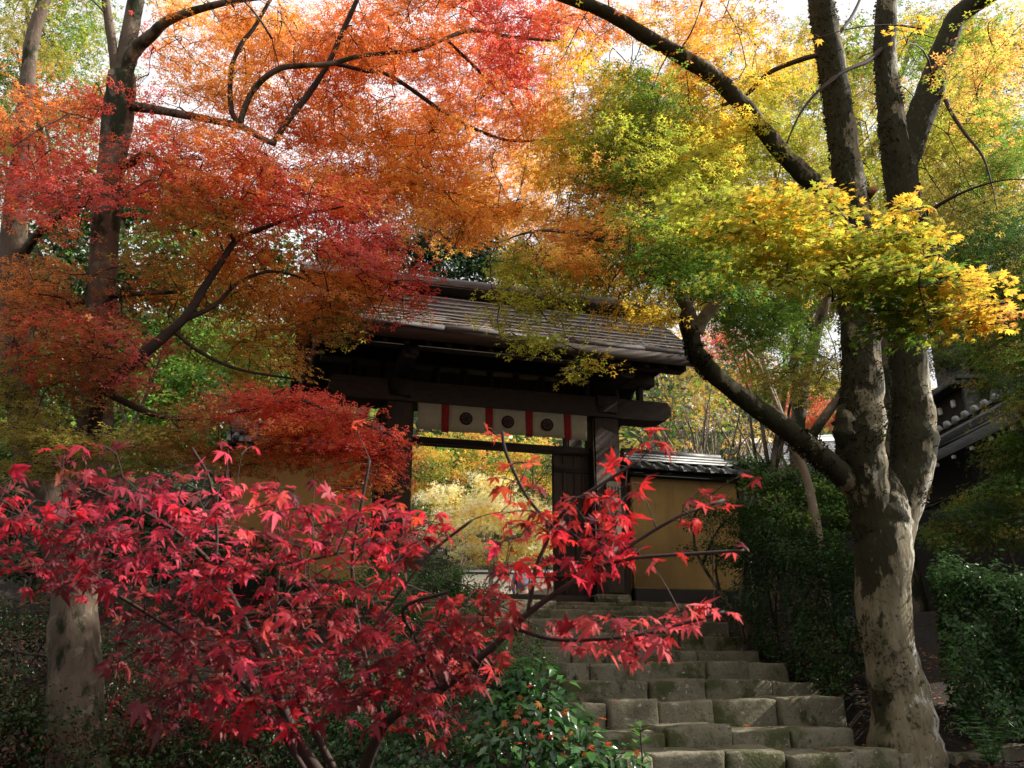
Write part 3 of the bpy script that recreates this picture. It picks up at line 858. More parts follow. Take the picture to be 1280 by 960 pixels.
# ------------------------------------------------------------------ trees
def limb_pts(spec, per=6):
    """spec rows: (px, py, d, width in px) -> smooth points and radii"""
    P = np.array([at(r[0], r[1], r[2]) for r in spec]); R = np.array([r[3] * r[2] / FOC * .5 for r in spec])
    Z = spline(np.column_stack([P, R]), per)
    return Z[:, :3], np.maximum(Z[:, 3], .004)


def make_limb(root, name, spec, mat, sides=10, rough=.12, seed=0, per=6, base=False):
    P, R = limb_pts(spec, per)
    if base:
        g0 = gz(P[0][0], P[0][1]) - .15
        P = np.vstack([[P[0][0], P[0][1], g0], P]) if P[0][2] > g0 + .05 else P
        R = np.concatenate([[R[0] * 1.12], R]) if len(R) < len(P) else R
    b_ = MB(); b_.tube(P, R, sides, rough, seed)
    o = b_.build(name, M[mat], root, True)
    return o, P


def sprays(root, skel, blobs, anch, leaf_size, tpl, mat, cov=1.2, flat=.04, tilt=.17, twig='twig', name='crown', keep_near=0, hang=.25, droop_dir=.35):
    """layered fans of leaves on twigs that grow from the nearest wood"""
    cs, rs = [], []
    for (px, py, rx, ry, d0, d1, cnt, R) in blobs:
        a, q = RNG.uniform(0, 2 * pi, cnt), np.sqrt(RNG.uniform(0, 1, cnt))
        cs.append(at(px + rx * q * np.cos(a), py + ry * q * np.sin(a), RNG.uniform(d0, d1, cnt))); rs.append(R * RNG.uniform(.65, 1.25, cnt))
    Cn, Rn = np.concatenate(cs), np.concatenate(rs)
    sk = np.asarray(skel)
    d = np.array([np.min(np.sum((sk - c) ** 2, 1)) for c in Cn])
    order = np.argsort(d)
    P5, R5, PP, NN, FF, HH = [], [], [], [], [], []
    S2 = [sk]; buf = sk
    colr = pick(anch, Cn)
    colL = []
    for i in order:
        c, R = Cn[i], Rn[i]
        j = np.argmin(np.sum((buf - c) ** 2 * np.array([1, 1, 1.6]), 1)); a = buf[j]
        h = (c - a) * np.array([1, 1, .3]); Ld = np.linalg.norm(c - a)
        h = unit(h + RNG.normal(0, .25 * max(Ld, .3), 3) * np.array([1, 1, .2])); 
        nrm = unit(np.array([0, 0, 1.0]) + RNG.normal(0, tilt, 3)); h = unit(h - nrm * (h @ nrm)); w = np.cross(nrm, h)
        st = c - h * R * .75
        mid = (a + st) / 2 + RNG.normal(0, .07, 3) * Ld + np.array([0, 0, .10 * Ld])
        tt = np.linspace(0, 1, 6)[:, None]
        tw = (1 - tt) ** 2 * a + 2 * tt * (1 - tt) * mid + tt ** 2 * st
        r0 = .005 + .006 * min(Ld, 2)
        P5.append(tw); R5.append(np.linspace(r0, .0045, 6))
        buf = np.vstack([buf, tw[2:]])
        main = st + (h * R * 1.55)[None] * tt - nrm * (hang * R * tt ** 2)
        P5.append(main); R5.append(np.linspace(.0045, .0015, 6))
        for _ in range(4):
            f0 = RNG.uniform(.05, .6); ang = RNG.choice([-1, 1]) * RNG.uniform(.4, 1.0); ln = R * RNG.uniform(.5, 1.0) * (1.1 - f0 * .6)
            sd = h * cos(ang) + w * sin(ang); o0 = st + h * R * 1.55 * f0 - nrm * hang * R * f0 ** 2
            P5.append(o0 + (sd * ln)[None] * tt - nrm * (hang * .7 * ln * tt ** 2)); R5.append(np.linspace(.003, .001, 6))
        n = max(6, int(cov * 3.1 * R * R / (1.15 * leaf_size ** 2)))
        th = RNG.uniform(-pi, pi, n); q = np.sqrt(RNG.uniform(0, 1, n))
        ph = RNG.uniform(0, 6.28)
        q *= .72 + .2 * np.sin(3 * th + ph) + .16 * np.sin(5 * th + 2 * ph)
        av, bv = q * np.cos(th), q * np.sin(th)
        rho = np.sqrt((av + .75) ** 2 + bv ** 2)
        p = c + R * (av[:, None] * h + bv[:, None] * w) - nrm * (hang * R * .45 * rho ** 2)[:, None] + nrm * RNG.normal(0, flat, n)[:, None]
        keep = np.array([mnoise.noise(Vector(x * (2.6 / max(R, .2)))) for x in p]) > -.32
        p = p[keep]; av, bv, n = av[keep], bv[keep], keep.sum()
        if n == 0: continue
        out = unit((av + .8)[:, None] * h + bv[:, None] * w + RNG.normal(0, .45, (n, 3)) - np.array([0, 0, droop_dir]))
        PP.append(p); FF.append(out); NN.append(unit(nrm + RNG.normal(0, .34, (n, 3))))
        cc = np.repeat(colr[i][None], n, 0)
        sw = RNG.uniform(0, 1, n) < .30
        if sw.any(): cc[sw] = pick(anch, p[sw])
        colL.append(cc * np.exp(RNG.normal(0, .12)))
    P, Nn, Ff = np.concatenate(PP), np.concatenate(NN), np.concatenate(FF)
    C = jitter(np.concatenate(colL), .16, .07)
    sz_ = leaf_size * RNG.uniform(.65, 1.25, len(P))
    V, Q = twig_batch(np.array(P5), np.array(R5))
    tag(link('branchwork', mesh('branchwork', V, [Q], M[twig]), root), kind='stuff')
    if keep_near:
        px, py, w = proj(P)
        vis = (px > -10) & (px < 1290) & (py > -10) & (py < 970)
        sc = np.where(vis, sz_ / w, 0); idx = np.argsort(-sc)[:keep_near]
        single_leaves(root, P[idx], Nn[idx], Ff[idx], sz_[idx], C[idx])
        m = np.ones(len(P), bool); m[idx] = False
        P, Nn, Ff, sz_, C = P[m], Nn[m], Ff[m], sz_[m], C[m]
    leaves(name, P, Nn, Ff, sz_, C, M[mat], tpl, root)
    return len(P)


LEAF_MESH = {}
def single_leaves(root, P, Nn, Ff, size, C, kind='maple'):
    if kind not in LEAF_MESH:
        LEAF_MESH[kind] = [mesh('leaf', *(lambda vt: (vt[0], [vt[1]]))(star(7, True, dr, .20, 1, .9, k2) if kind == 'maple' else blade(.20 + .05 * (k2 % 3), dr)), M['leaf_single' if kind == 'maple' else 'glossy_single']) for k2, dr in enumerate((.15, .35, .55, .8, .25, .45, .1, .65, .3, .9))]
    x, y, z = basis(Nn, Ff)
    for i in range(len(P)):
        o = bpy.data.objects.new('leaf', LEAF_MESH[kind][i % 10])
        COL.objects.link(o); o.parent = root
        mt = Matrix(((x[i][0], y[i][0], z[i][0], 0), (x[i][1], y[i][1], z[i][1], 0), (x[i][2], y[i][2], z[i][2], 0), (0, 0, 0, 1)))
        o.matrix_local = Matrix.Translation(P[i]) @ mt @ Matrix.Scale(size[i], 4)
        o.color = (*C[i], 1)


def root_at(name, label, cat, group=None):
    return thing(name, label, cat, (0, 0, 0), 0, group)


def settle(root, base):
    """move the root Empty to the foot of its thing without moving the parts"""
    root.location = base
    for c in root.children: c.location = Vector(c.location) - Vector(base)


def foot(px, d):
    p = at(px, 700, d); return (float(p[0]), float(p[1]), gz(p[0], p[1]))


# --- the big mossy maple at the right of the steps
mt = root_at('mossy_maple', 'big twin stemmed maple with mossy pale bark and yellow green crown beside the steps', 'tree')
D = 8.9
trunk_spec = [(1134, 1000, D, 115.2), (1133, 958, D, 95.4), (1131, 925, D, 79.2), (1128, 880, D, 68.4), (1117, 830, D, 63.0), (1108, 788, D, 63.0), (1104, 730, D, 64.8), (1104, 690, D, 68.4), (1105, 655, D + .03, 66.6), (1108, 625, D + .06, 54.0), (1110, 600, D + .1, 30.6), (1110, 585, D + .12, 9.0)]
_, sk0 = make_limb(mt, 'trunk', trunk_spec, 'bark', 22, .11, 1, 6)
ls = [(1098, 720, D, 33.6), (1092, 665, D - .02, 47.0), (1083, 610, D - .04, 52.9), (1077, 560, D - .05, 60.5), (1077, 525, D - .05, 58.8), (1078, 470, D - .05, 50.4), (1073, 400, D - .05, 48.7), (1069, 320, D - .05, 45.4), (1066, 260, D - .05, 44.5), (1056, 190, D - .05, 42.0), (1043, 100, D - .05, 39.5), (1029, 20, D - .1, 37.8), (1015, -70, D - .15, 33.6), (1000, -200, D - .3, 25.2)]
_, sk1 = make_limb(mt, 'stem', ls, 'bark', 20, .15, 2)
rs_ = [(1112, 720, D + .05, 36.8), (1119, 665, D + .1, 47.8), (1132, 610, D + .15, 52.4), (1142, 555, D + .18, 57.0), (1140, 510, D + .2, 51.5), (1135, 440, D + .2, 47.8), (1133, 350, D + .2, 46.0), (1130, 270, D + .2, 43.2), (1124, 200, D + .2, 46.0), (1117, 160, D + .2, 40.5), (1110, 110, D + .2, 33.1), (1106, 50, D + .2, 31.3), (1112, -30, D + .2, 29.4), (1130, -160, D, 22.1)]
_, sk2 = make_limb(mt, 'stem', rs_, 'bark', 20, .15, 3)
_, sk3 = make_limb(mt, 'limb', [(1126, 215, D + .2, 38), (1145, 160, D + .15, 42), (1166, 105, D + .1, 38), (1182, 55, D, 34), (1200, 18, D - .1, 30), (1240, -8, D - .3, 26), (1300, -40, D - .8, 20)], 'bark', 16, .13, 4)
low = [(1112, 715, D + .12, 16), (1104, 670, D + .08, 28), (1076, 617, D - .0, 32.3), (1030, 574, D - .2, 29.8), (985, 538, D - .3, 27.2), (930, 498, D - .4, 24.6), (893, 468, D - .5, 23.8), (870, 440, D - .5, 23.8), (864, 410, D - .5, 19.6)]
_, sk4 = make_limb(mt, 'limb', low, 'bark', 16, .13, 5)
_, sk5 = make_limb(mt, 'limb', [(866, 418, D - .5, 22), (858, 383, D - .55, 18), (835, 352, D - .6, 16), (800, 330, D - .7, 14), (770, 306, D - .8, 11), (735, 295, D - .9, 8), (690, 288, D - 1.0, 5), (655, 292, D - 1.1, 3), (620, 305, D - 1.2, 1)], 'bark_red', 10, .12, 6)
_, sk6 = make_limb(mt, 'limb', [(870, 415, D - .5, 20), (885, 390, D - .6, 17), (912, 360, D - .8, 15), (940, 333, D - 1.0, 12), (965, 320, D - 1.3, 8), (1010, 312, D - 1.8, 6), (1080, 318, D - 2.4, 5), (1150, 350, D - 2.7, 4), (1210, 375, D - 2.8, 3)], 'bark_smooth', 10, .12, 7)
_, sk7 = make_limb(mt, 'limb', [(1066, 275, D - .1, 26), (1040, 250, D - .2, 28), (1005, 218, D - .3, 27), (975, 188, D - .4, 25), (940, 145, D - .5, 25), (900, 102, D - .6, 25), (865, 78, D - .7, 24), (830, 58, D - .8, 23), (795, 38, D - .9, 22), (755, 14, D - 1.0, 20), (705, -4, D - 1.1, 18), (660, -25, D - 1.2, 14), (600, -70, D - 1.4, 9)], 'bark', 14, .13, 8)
_, sk8 = make_limb(mt, 'limb', [(1040, 65, D - .1, 7), (1000, 75, D, 8), (960, 92, D + .3, 7), (930, 120, D + .6, 6), (880, 140, D + 1, 4)], 'twig', 7, .1, 9)
_, sk9 = make_limb(mt, 'limb', [(864, 440, D - .5, 9), (852, 400, D - .45, 8), (868, 370, D - .4, 8), (882, 345, D - .4, 7), (920, 325, D - .5, 5), (960, 310, D - .6, 4)], 'twig', 7, .1, 10)
for sp_ in ([(1112, 52, D + .2, 8), (1085, 76, D, 7), (1050, 92, D - .2, 6), (1010, 128, D - .3, 4), (985, 175, D - .4, 2.5), (968, 240, D - .5, 1)],
            [(1172, 100, D + .1, 7), (1188, 138, D - .1, 6), (1205, 165, D - .2, 5), (1228, 195, D - .4, 3.5), (1240, 232, D - .5, 2), (1246, 262, D - .6, 1)],
            [(1135, 290, D + .2, 7), (1165, 262, D, 6), (1205, 240, D - .3, 4), (1250, 226, D - .6, 2.5), (1300, 224, D - .9, 1)],
            [(1036, 55, D, 6), (1065, 20, D + .4, 5), (1085, -25, D + .8, 3)]):
    make_limb(mt, 'limb', sp_, 'twig', 7, .1, 11)
# burrs and cut ends
for (px, py, r, m) in ((1056, 535, .13, 'bark'), (1068, 410, .09, 'bark'), (1093, 236, .035, 'cut'), (1176, 77, .032, 'cut')):
    c = at(px, py, D - .12 if m == 'bark' else D - .22); c2 = c + np.array([0, .16, .0])
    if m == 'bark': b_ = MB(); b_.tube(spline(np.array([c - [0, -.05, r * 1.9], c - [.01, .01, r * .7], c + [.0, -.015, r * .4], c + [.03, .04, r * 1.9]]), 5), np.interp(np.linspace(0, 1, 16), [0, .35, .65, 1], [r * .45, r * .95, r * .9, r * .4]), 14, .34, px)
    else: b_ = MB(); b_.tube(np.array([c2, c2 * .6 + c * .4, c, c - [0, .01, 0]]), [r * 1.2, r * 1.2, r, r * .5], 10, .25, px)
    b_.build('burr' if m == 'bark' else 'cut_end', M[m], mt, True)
skel = np.vstack([sk1[20:], sk2[24:], sk3, sk5, sk7, sk8, sk9])
nl = sprays(mt, np.vstack([skel, sk6[:18]]), [
    (740, 120, 60, 60, 8.5, 10.5, 22, .45), (800, 130, 70, 60, 7.5, 9.5, 26, .45), (850, 200, 80, 60, 7.2, 9.5, 34, .45), (760, 200, 70, 50, 7.6, 10, 28, .42), (720, 260, 60, 50, 8, 10, 24, .4),
    (690, 330, 60, 40, 7.4, 9, 22, .36), (650, 385, 45, 25, 7.6, 8.6, 13, .28), (760, 300, 70, 50, 7.4, 9, 26, .38), (830, 290, 70, 50, 7.4, 9, 26, .4), (780, 380, 90, 30, 7.4, 8.6, 22, .3), (700, 440, 45, 30, 7.2, 7.8, 9, .22),
    (640, 430, 20, 14, 7.6, 8, 4, .2), (760, 452, 30, 12, 7.3, 7.7, 4, .18), (900, 160, 70, 60, 8, 11, 24, .48), (920, 60, 80, 50, 8, 11, 14, .48), (830, 40, 70, 40, 8, 10, 14, .42), (960, 150, 50, 80, 9, 12, 20, .5),
    (900, 350, 70, 50, 8.5, 10.5, 24, .42), (960, 420, 60, 50, 9, 11, 22, .42), (1000, 470, 40, 35, 9, 10.5, 10, .36), (1080, 150, 60, 120, 10, 13, 22, .55), (1200, 100, 80, 80, 9, 12, 22, .5), (1220, 190, 70, 60, 9, 11.5, 24, .5),
    (1240, 60, 60, 60, 6.5, 9, 9, .4), (1190, 250, 80, 50, 9, 11, 20, .5), (1000, -80, 240, 60, 6, 10, 16, .6), (740, -60, 120, 40, 6.5, 9, 8, .5), (870, 250, 60, 50, 7.4, 9, 18, .4), (930, 380, 60, 40, 8.4, 9.5, 14, .4), (800, 200, 60, 50, 7.4, 9, 16, .4), (840, 300, 70, 45, 6.6, 7.8, 18, .36), (900, 330, 60, 40, 6.8, 7.8, 10, .34), (720, 180, 50, 50, 8, 9.5, 12, .4)],
    RIGHT_ANCH, .057, STAR5, 'leaf', .80, twig='twig', name='crown')
print('right crown', nl)
nl = sprays(mt, sk6[16:], [(900, 270, 60, 30, 5.6, 6.8, 16, .36), (970, 270, 60, 30, 5.2, 6.4, 18, .36), (1040, 320, 70, 32, 4.9, 6, 20, .34), (1110, 350, 60, 36, 4.8, 5.8, 18, .32), (1130, 275, 24, 24, 5, 5.4, 7, .24), (1150, 300, 30, 20, 5, 5.6, 6, .24), (1190, 365, 50, 30, 4.8, 5.6, 17, .28), (1230, 390, 34, 18, 4.8, 5.4, 9, .22), (1140, 395, 50, 20, 5, 5.8, 9, .26), (1210, 345, 34, 16, 4.9, 5.4, 6, .22), (960, 330, 60, 30, 5.4, 6.4, 12, .34), (1040, 262, 14, 8, 5, 5.2, 1, .12), (1165, 22, 30, 14, 4.6, 4.8, 0, .12)],
    NEAR_ANCH, .046, star(7, True, .3, .3), 'leaf_near', .62, name='spray_foliage', keep_near=300, tilt=.12, flat=.03)
sprays(mt, sk3[12:30], [(1148, 42, 24, 22, 6.2, 6.8, 2, .17), (1003, 46, 16, 8, 6.2, 6.6, 1, .13)], [(1100, 40, YEL), (1150, 60, (.84, .50, .07))], .050, star(7, True, .3, .3), 'leaf_near', .5, name='spray_foliage', tilt=.12, flat=.03)
print('near spray', nl)
def moss_tufts(V_, n_, cond):
    out_P, out_N = [], []
    for P_, r_ in V_:
        i_ = RNG.integers(0, len(P_) - 1, n_); f_ = RNG.uniform(0, 1, (n_, 1)); q_ = P_[i_] * (1 - f_) + P_[i_ + 1] * f_; ax = unit(P_[i_ + 1] - P_[i_])
        d_ = RNG.normal(0, 1, (n_, 3)); d_ = unit(d_ - ax * np.sum(d_ * ax, 1, keepdims=True)); rr = (r_[i_] * (1 - f_[:, 0]) + r_[i_ + 1] * f_[:, 0])[:, None]
        p_ = q_ + d_ * rr * .99
        k_ = np.array([mnoise.noise(Vector(x * 3.1)) + .5 * mnoise.noise(Vector(x * 9)) for x in p_]) + cond(p_, d_) > 0
        out_P.append(p_[k_]); out_N.append(d_[k_])
    return np.concatenate(out_P), np.concatenate(out_N)


tp_, tr_ = limb_pts(trunk_spec); lp_, lr_ = limb_pts(ls); rp_, rr_ = limb_pts(rs_); wp_, wr_ = limb_pts(low)
pc = at(1116, 822, D - .3)
mP, mN = moss_tufts([(lp_, lr_), (rp_, rr_), (lp_, lr_), (wp_, wr_)], 5200, lambda p, d: np.clip((p[:, 2] - 2.7) * .5, -.5, .12) - .28 * d[:, 0] + .2 * d[:, 2])
mP2, mN2 = moss_tufts([(tp_, tr_)], 9000, lambda p, d: .62 - 3.2 * np.linalg.norm((p - pc) * [1.2, .3, .62], axis=1))
mP, mN = np.vstack([mP, mP2]), np.vstack([mN, mN2]); k_ = len(mP)
leaves('moss', mP, unit(np.cross(mN, RNG.normal(0, 1, (k_, 3)))), unit(mN * .8 + RNG.normal(0, .5, (k_, 3)) - [0, 0, .25]), RNG.uniform(.018, .042, k_), jitter(np.array([(.030, .028, .009), (.05, .05, .014), (.022, .018, .008)])[RNG.integers(0, 3, k_)], .25, .1), M['evergreen'], blade(.3, .2), mt)
settle(mt, foot(1131, D))

# --- left maples
mA = root_at('red_maple', 'tall maple with pale grey trunk and wide red and orange crown over the gate roof', 'tree')
DA = 8.2
_, a0 = make_limb(mA, 'trunk', [(98, 1030, DA, 74), (97, 950, DA, 66), (94, 850, DA, 60), (92, 780, DA, 56), (96, 720, DA + .1, 52), (108, 640, DA + .2, 47), (117, 560, DA + .3, 44), (123, 470, DA + .4, 41), (127, 370, DA + .5, 39), (132, 280, DA + .5, 37), (139, 215, DA + .5, 38), (147, 150, DA + .5, 42), (152, 95, DA + .5, 40)], 'bark_red', 18, .12, 20, 5, True)
_, a1 = make_limb(mA, 'limb', [(148, 120, DA + .5, 16), (141, 60, DA + .4, 14), (132, 0, DA + .3, 12), (128, -60, DA, 10)], 'bark_red', 10, .1, 21)
_, a2 = make_limb(mA, 'limb', [(152, 110, DA + .5, 30), (160, 55, DA + .5, 26), (170, 0, DA + .5, 24), (185, -80, DA + .3, 18), (200, -200, DA, 12)], 'bark_red', 12, .1, 22)
_, a3 = make_limb(mA, 'limb', [(154, 100, DA + .5, 24), (166, 66, DA + .4, 22), (188, 45, DA + .3, 18), (216, 23, DA + .2, 14), (278, 4, DA, 10), (340, -5, DA - .2, 8), (420, -10, DA - .4, 6)], 'bark_red', 10, .1, 23)
_, a4 = make_limb(mA, 'limb', [(150, 130, DA + .5, 16), (200, 138, DA + .3, 13), (253, 148, DA + .1, 11), (300, 158, DA, 10), (329, 174, DA, 9), (344, 180, DA, 8)], 'bark_red', 9, .1, 24)
_, a5 = make_limb(mA, 'limb', [(299, 156, DA, 8), (289, 136, DA, 8), (289, 87, DA, 7), (302, 55, DA, 7), (318, 34, DA, 6), (340, -4, DA, 5)], 'twig', 8, .1, 25)
_, a6 = make_limb(mA, 'limb', [(300, 155, DA, 9), (306, 135, DA, 9), (320, 108, DA - .1, 9), (349, 86, DA - .2, 9), (380, 82, DA - .2, 8), (413, 80, DA - .3, 8), (450, 70, DA - .2, 7), (490, 66, DA, 6), (523, 62, DA + .2, 6), (557, 48, DA + .4, 6), (590, 38, DA + .6, 7), (640, 46, DA + .8, 5), (700, 52, DA + 1, 4)], 'bark_red', 9, .1, 26)
_, a7 = make_limb(mA, 'limb', [(340, 180, DA, 8), (362, 148, DA, 9), (386, 117, DA, 9), (410, 80, DA - .1, 8), (430, 36, DA - .2, 8), (448, -4, DA - .3, 7)], 'twig', 8, .1, 27)
_, a8 = make_limb(mA, 'limb', [(420, 80, DA - .2, 6), (455, 88, DA, 6), (490, 96, DA + .3, 6), (550, 137, DA + .6, 6), (581, 155, DA + .9, 5), (633, 175, DA + 1.2, 4), (690, 175, DA + 1.5, 3)], 'twig', 8, .1, 28)
_, a9 = make_limb(mA, 'limb', [(139, 212, DA + .5, 16), (163, 203, DA + .4, 13), (186, 192, DA + .2, 9), (215, 215, DA, 7), (248, 240, DA - .2, 7), (272, 270, DA - .3, 7), (294, 300, DA - .4, 8)], 'twig', 8, .1, 29)
_, a10 = make_limb(mA, 'limb', [(557, 48, DA + .4, 5), (600, 90, DA + 1, 5), (640, 130, DA + 1.8, 4), (660, 180, DA + 2.4, 4), (650, 240, DA + 3, 3)], 'twig', 8, .1, 30)
b_ = MB()
skA = np.vstack([a1, a2, a3, a4, a5, a6, a7, a8, a9, a10])
nl = sprays(mA, skA, [
    (55, 180, 80, 60, 7, 9.4, 24, .45), (60, 250, 60, 40, 6.6, 8.6, 16, .42), (150, 150, 60, 50, 8.9, 10, 12, .40), (210, 225, 60, 40, 7.4, 9.4, 16, .42), (140, 120, 30, 20, 7.6, 8, 3, .25), (260, 200, 70, 60, 7, 8.6, 20, .42), (240, 260, 60, 40, 7, 8.4, 14, .4),
    (300, 230, 60, 40, 7.2, 8.8, 14, .42), (380, 240, 80, 40, 7.4, 9, 26, .42), (440, 285, 70, 35, 7.4, 9, 22, .38), (500, 325, 40, 40, 7.6, 8.8, 14, .32), (500, 380, 30, 26, 7.6, 8.4, 12, .22), (440, 350, 50, 30, 7.6, 8.8, 12, .3), (430, 400, 40, 24, 8, 8.8, 8, .24),
    (270, 70, 80, 50, 8, 10, 16, .40), (350, 50, 60, 40, 8, 10, 28, .38), (300, 110, 70, 40, 8, 9.6, 14, .34), (420, 130, 60, 40, 8.4, 10, 16, .36), (540, -5, 90, 22, 7.5, 9.5, 14, .42), (230, 40, 60, 40, 8.4, 10, 10, .36), (430, 60, 70, 50, 8, 10, 26, .42), (500, 50, 80, 40, 8, 10, 26, .42), (360, 150, 90, 40, 8, 9.6, 16, .36), (230, 130, 60, 40, 8, 9, 8, .34), (250, 20, 60, 30, 8, 9.5, 10, .36), (580, 90, 80, 60, 8.4, 10.5, 34, .44), (660, 60, 70, 50, 8.6, 11, 26, .44), (640, 130, 70, 50, 9, 11.5, 30, .46),
    (500, 160, 80, 50, 8.6, 11, 32, .45), (420, 150, 60, 30, 9, 11, 10, .4), (560, 220, 80, 50, 9, 11.5, 34, .46), (640, 230, 60, 50, 10, 12, 28, .46), (680, 180, 40, 50, 10, 12, 14, .44), (440, 210, 60, 40, 8.8, 10.5, 20, .42), (600, 275, 80, 30, 9.6, 11.5, 24, .4),
    (350, 120, 80, 40, 8.6, 10, 9, .36), (720, 20, 70, 30, 8, 10, 14, .4), (610, 0, 130, 25, 7.5, 9.5, 16, .42), (150, -70, 260, 50, 5, 9, 24, .6), (60, -260, 300, 100, 3.5, 7, 8, .6), (-120, 100, 100, 200, 5, 8, 12, .6), (480, -60, 200, 30, 6.5, 9, 8, .5), (470, 190, 90, 40, 8.6, 10.5, 22, .44), (560, 250, 90, 40, 8.8, 10.5, 24, .44), (450, 250, 60, 40, 8.4, 9.6, 16, .4), (330, 270, 60, 40, 7.8, 9, 12, .4)],  # some out-of-view overhead sprays added to keep sky light off the left bank
    LEFT_ANCH, .056, STAR5, 'leaf', .70, name='crown')
print('left crown', nl)
settle(mA, foot(97, DA))

mB = root_at('olive_maple', 'slender maple with olive and brown leaves, second trunk at the frame edge', 'tree')
DB = 9.6
_, b0 = make_limb(mB, 'trunk', [(104, 900, DB, 50), (94, 760, DB, 48), (72, 660, DB, 47), (44, 570, DB, 46), (24, 470, DB, 42), (19, 380, DB, 39), (18, 300, DB, 35), (25, 200, DB, 25), (34, 110, DB, 21), (40, 50, DB, 20), (55, 0, DB, 18), (75, -80, DB, 12)], 'bark_red', 14, .12, 31, 5, True)
_, b1 = make_limb(mB, 'limb', [(20, 330, DB, 16), (60, 280, DB - .3, 12), (120, 250, DB - .5, 9), (200, 240, DB - .7, 5)], 'bark_red', 9, .1, 32)
_, b2 = make_limb(mB, 'limb', [(22, 400, DB, 14), (70, 385, DB - .5, 11), (140, 370, DB - 1, 8), (220, 365, DB - 1.4, 5)], 'bark_red', 9, .1, 33)
nl = sprays(mB, np.vstack([b0[28:], b1, b2]), [(40, 340, 60, 40, 8, 9.4, 12, .4), (110, 360, 90, 40, 7.2, 10.4, 20, .40), (40, 410, 60, 40, 7, 8.8, 16, .4), (120, 420, 70, 40, 7, 8.4, 20, .38), (60, 480, 70, 40, 7, 8.6, 18, .38), (140, 460, 50, 30, 7.2, 8.6, 10, .34), (40, 60, 60, 60, 10, 12, 12, .5), (30, 530, 50, 30, 7.4, 8.8, 8, .34)],
           LEFT_ANCH, .056, STAR5, 'leaf', .60, name='crown')
settle(mB, foot(104, DB))

mC = root_at('leaning_maple', 'small dark stemmed maple leaning right with orange leaves beside the left plaster wall', 'tree')
DC = 7.9
_, c0 = make_limb(mC, 'trunk', [(100, 800, DC + 1.0, 20), (106, 700, DC + .9, 20), (112, 600, DC + .6, 19), (116, 540, DC + .3, 18), (130, 490, DC, 17), (165, 455, DC, 15), (200, 425, DC, 14), (232, 396, DC, 12), (255, 360, DC, 11), (275, 330, DC, 9), (296, 300, DC, 8), (330, 285, DC, 6), (370, 270, DC, 5), (430, 258, DC, 3)], 'twig', 10, .1, 34, 5, True)
_, c1 = make_limb(mC, 'limb', [(230, 400, DC, 8), (268, 382, DC + .1, 6), (300, 352, DC + .3, 5), (350, 340, DC + .5, 4), (420, 370, DC + .8, 3), (450, 410, DC + 1, 2)], 'twig', 7, .1, 35)
_, c2 = make_limb(mC, 'limb', [(215, 412, DC, 6), (250, 440, DC + .1, 5), (300, 462, DC + .2, 4), (370, 474, DC + .3, 3)], 'twig', 7, .1, 36)
_, c3 = make_limb(mC, 'limb', [(130, 490, DC, 9), (200, 520, DC - .4, 8), (280, 520, DC - .6, 6), (360, 500, DC - .8, 5), (430, 520, DC - .9, 4), (490, 545, DC - 1, 3)], 'twig', 7, .1, 37)
nl = sprays(mC, np.vstack([c0[30:], c1, c2]), [(220, 320, 70, 40, 7.6, 9, 16, .40), (300, 340, 70, 40, 8, 9.4, 22, .42), (340, 400, 70, 40, 8, 9.6, 26, .42), (400, 360, 60, 40, 8.2, 10, 22, .42), (430, 395, 40, 30, 8.4, 9.8, 9, .3), (310, 450, 60, 24, 8, 9.2, 14, .34), (230, 400, 60, 40, 8, 9, 10, .36), (460, 345, 40, 30, 8.2, 9.4, 9, .32), (385, 420, 30, 30, 8.2, 9, 4, .3)],
           LEFT_ANCH, .054, STAR5, 'leaf', .66, name='crown')
TIER = [(300, 500, RED), (400, 520, RED), (460, 560, RED), (360, 560, ROR), (440, 600, ROR), (300, 560, BRN), (340, 600, OLV), (230, 500, BRN), (480, 540, RED), (200, 560, OLV), (260, 590, BRN), (130, 560, OLV), (470, 610, ROR), (60, 560, OLV), (420, 490, RED)]
nl = sprays(mC, c3, [(330, 502, 80, 14, 7, 7.8, 12, .36), (400, 530, 70, 24, 6.8, 7.6, 20, .34), (455, 560, 40, 24, 6.8, 7.4, 12, .30), (350, 555, 60, 22, 6.8, 7.6, 10, .32), (280, 570, 50, 20, 6.8, 7.6, 7, .3), (480, 590, 24, 20, 6.8, 7.2, 5, .24), (455, 605, 30, 16, 6.6, 7.2, 6, .24), (250, 540, 70, 40, 6.8, 7.8, 10, .32), (140, 560, 80, 30, 6.6, 7.6, 12, .34), (50, 560, 60, 30, 6.6, 7.6, 10, .34)],
           TIER, .042, STAR5, 'leaf', .95, name='tier_foliage', tilt=.15, flat=.035)
settle(mC, foot(100, DC + 1.0))

# --- red sapling close to the camera
sp = root_at('red_sapling', 'young crimson maple with large drooping leaves growing close in front of the steps', 'tree')
DS = 2.35
b0_ = at(400, 960, DS)
gB = gz(-.5, 2.4)
stems = []
def sap(name, spec, w0, mat='twig', first=None):
    P, R = limb_pts(spec, 6)
    if first is not None:
        lead = spline(np.array([[*first], [first[0] + .1, first[1] - .02, first[2] + .5], P[0]]), 5)
        P = np.vstack([lead[:-1], P]); R = np.concatenate([np.linspace(R[0] * 1.5, R[0], len(lead) - 1), R])
    b_ = MB(); b_.tube(P, R, 9, .08, w0); b_.build(name, M[mat], sp, True); stems.append(P[8:] if first is not None else P)
f0 = (-.62, 2.45, gB)
sap('stem', [(415, 990, DS, 16), (372, 925, DS, 13), (338, 848, DS, 11), (309, 784, DS, 9), (270, 714, DS, 7), (232, 674, DS - .05, 5), (180, 640, DS - .1, 4), (110, 610, DS - .1, 3)], 1, 'twig', f0)
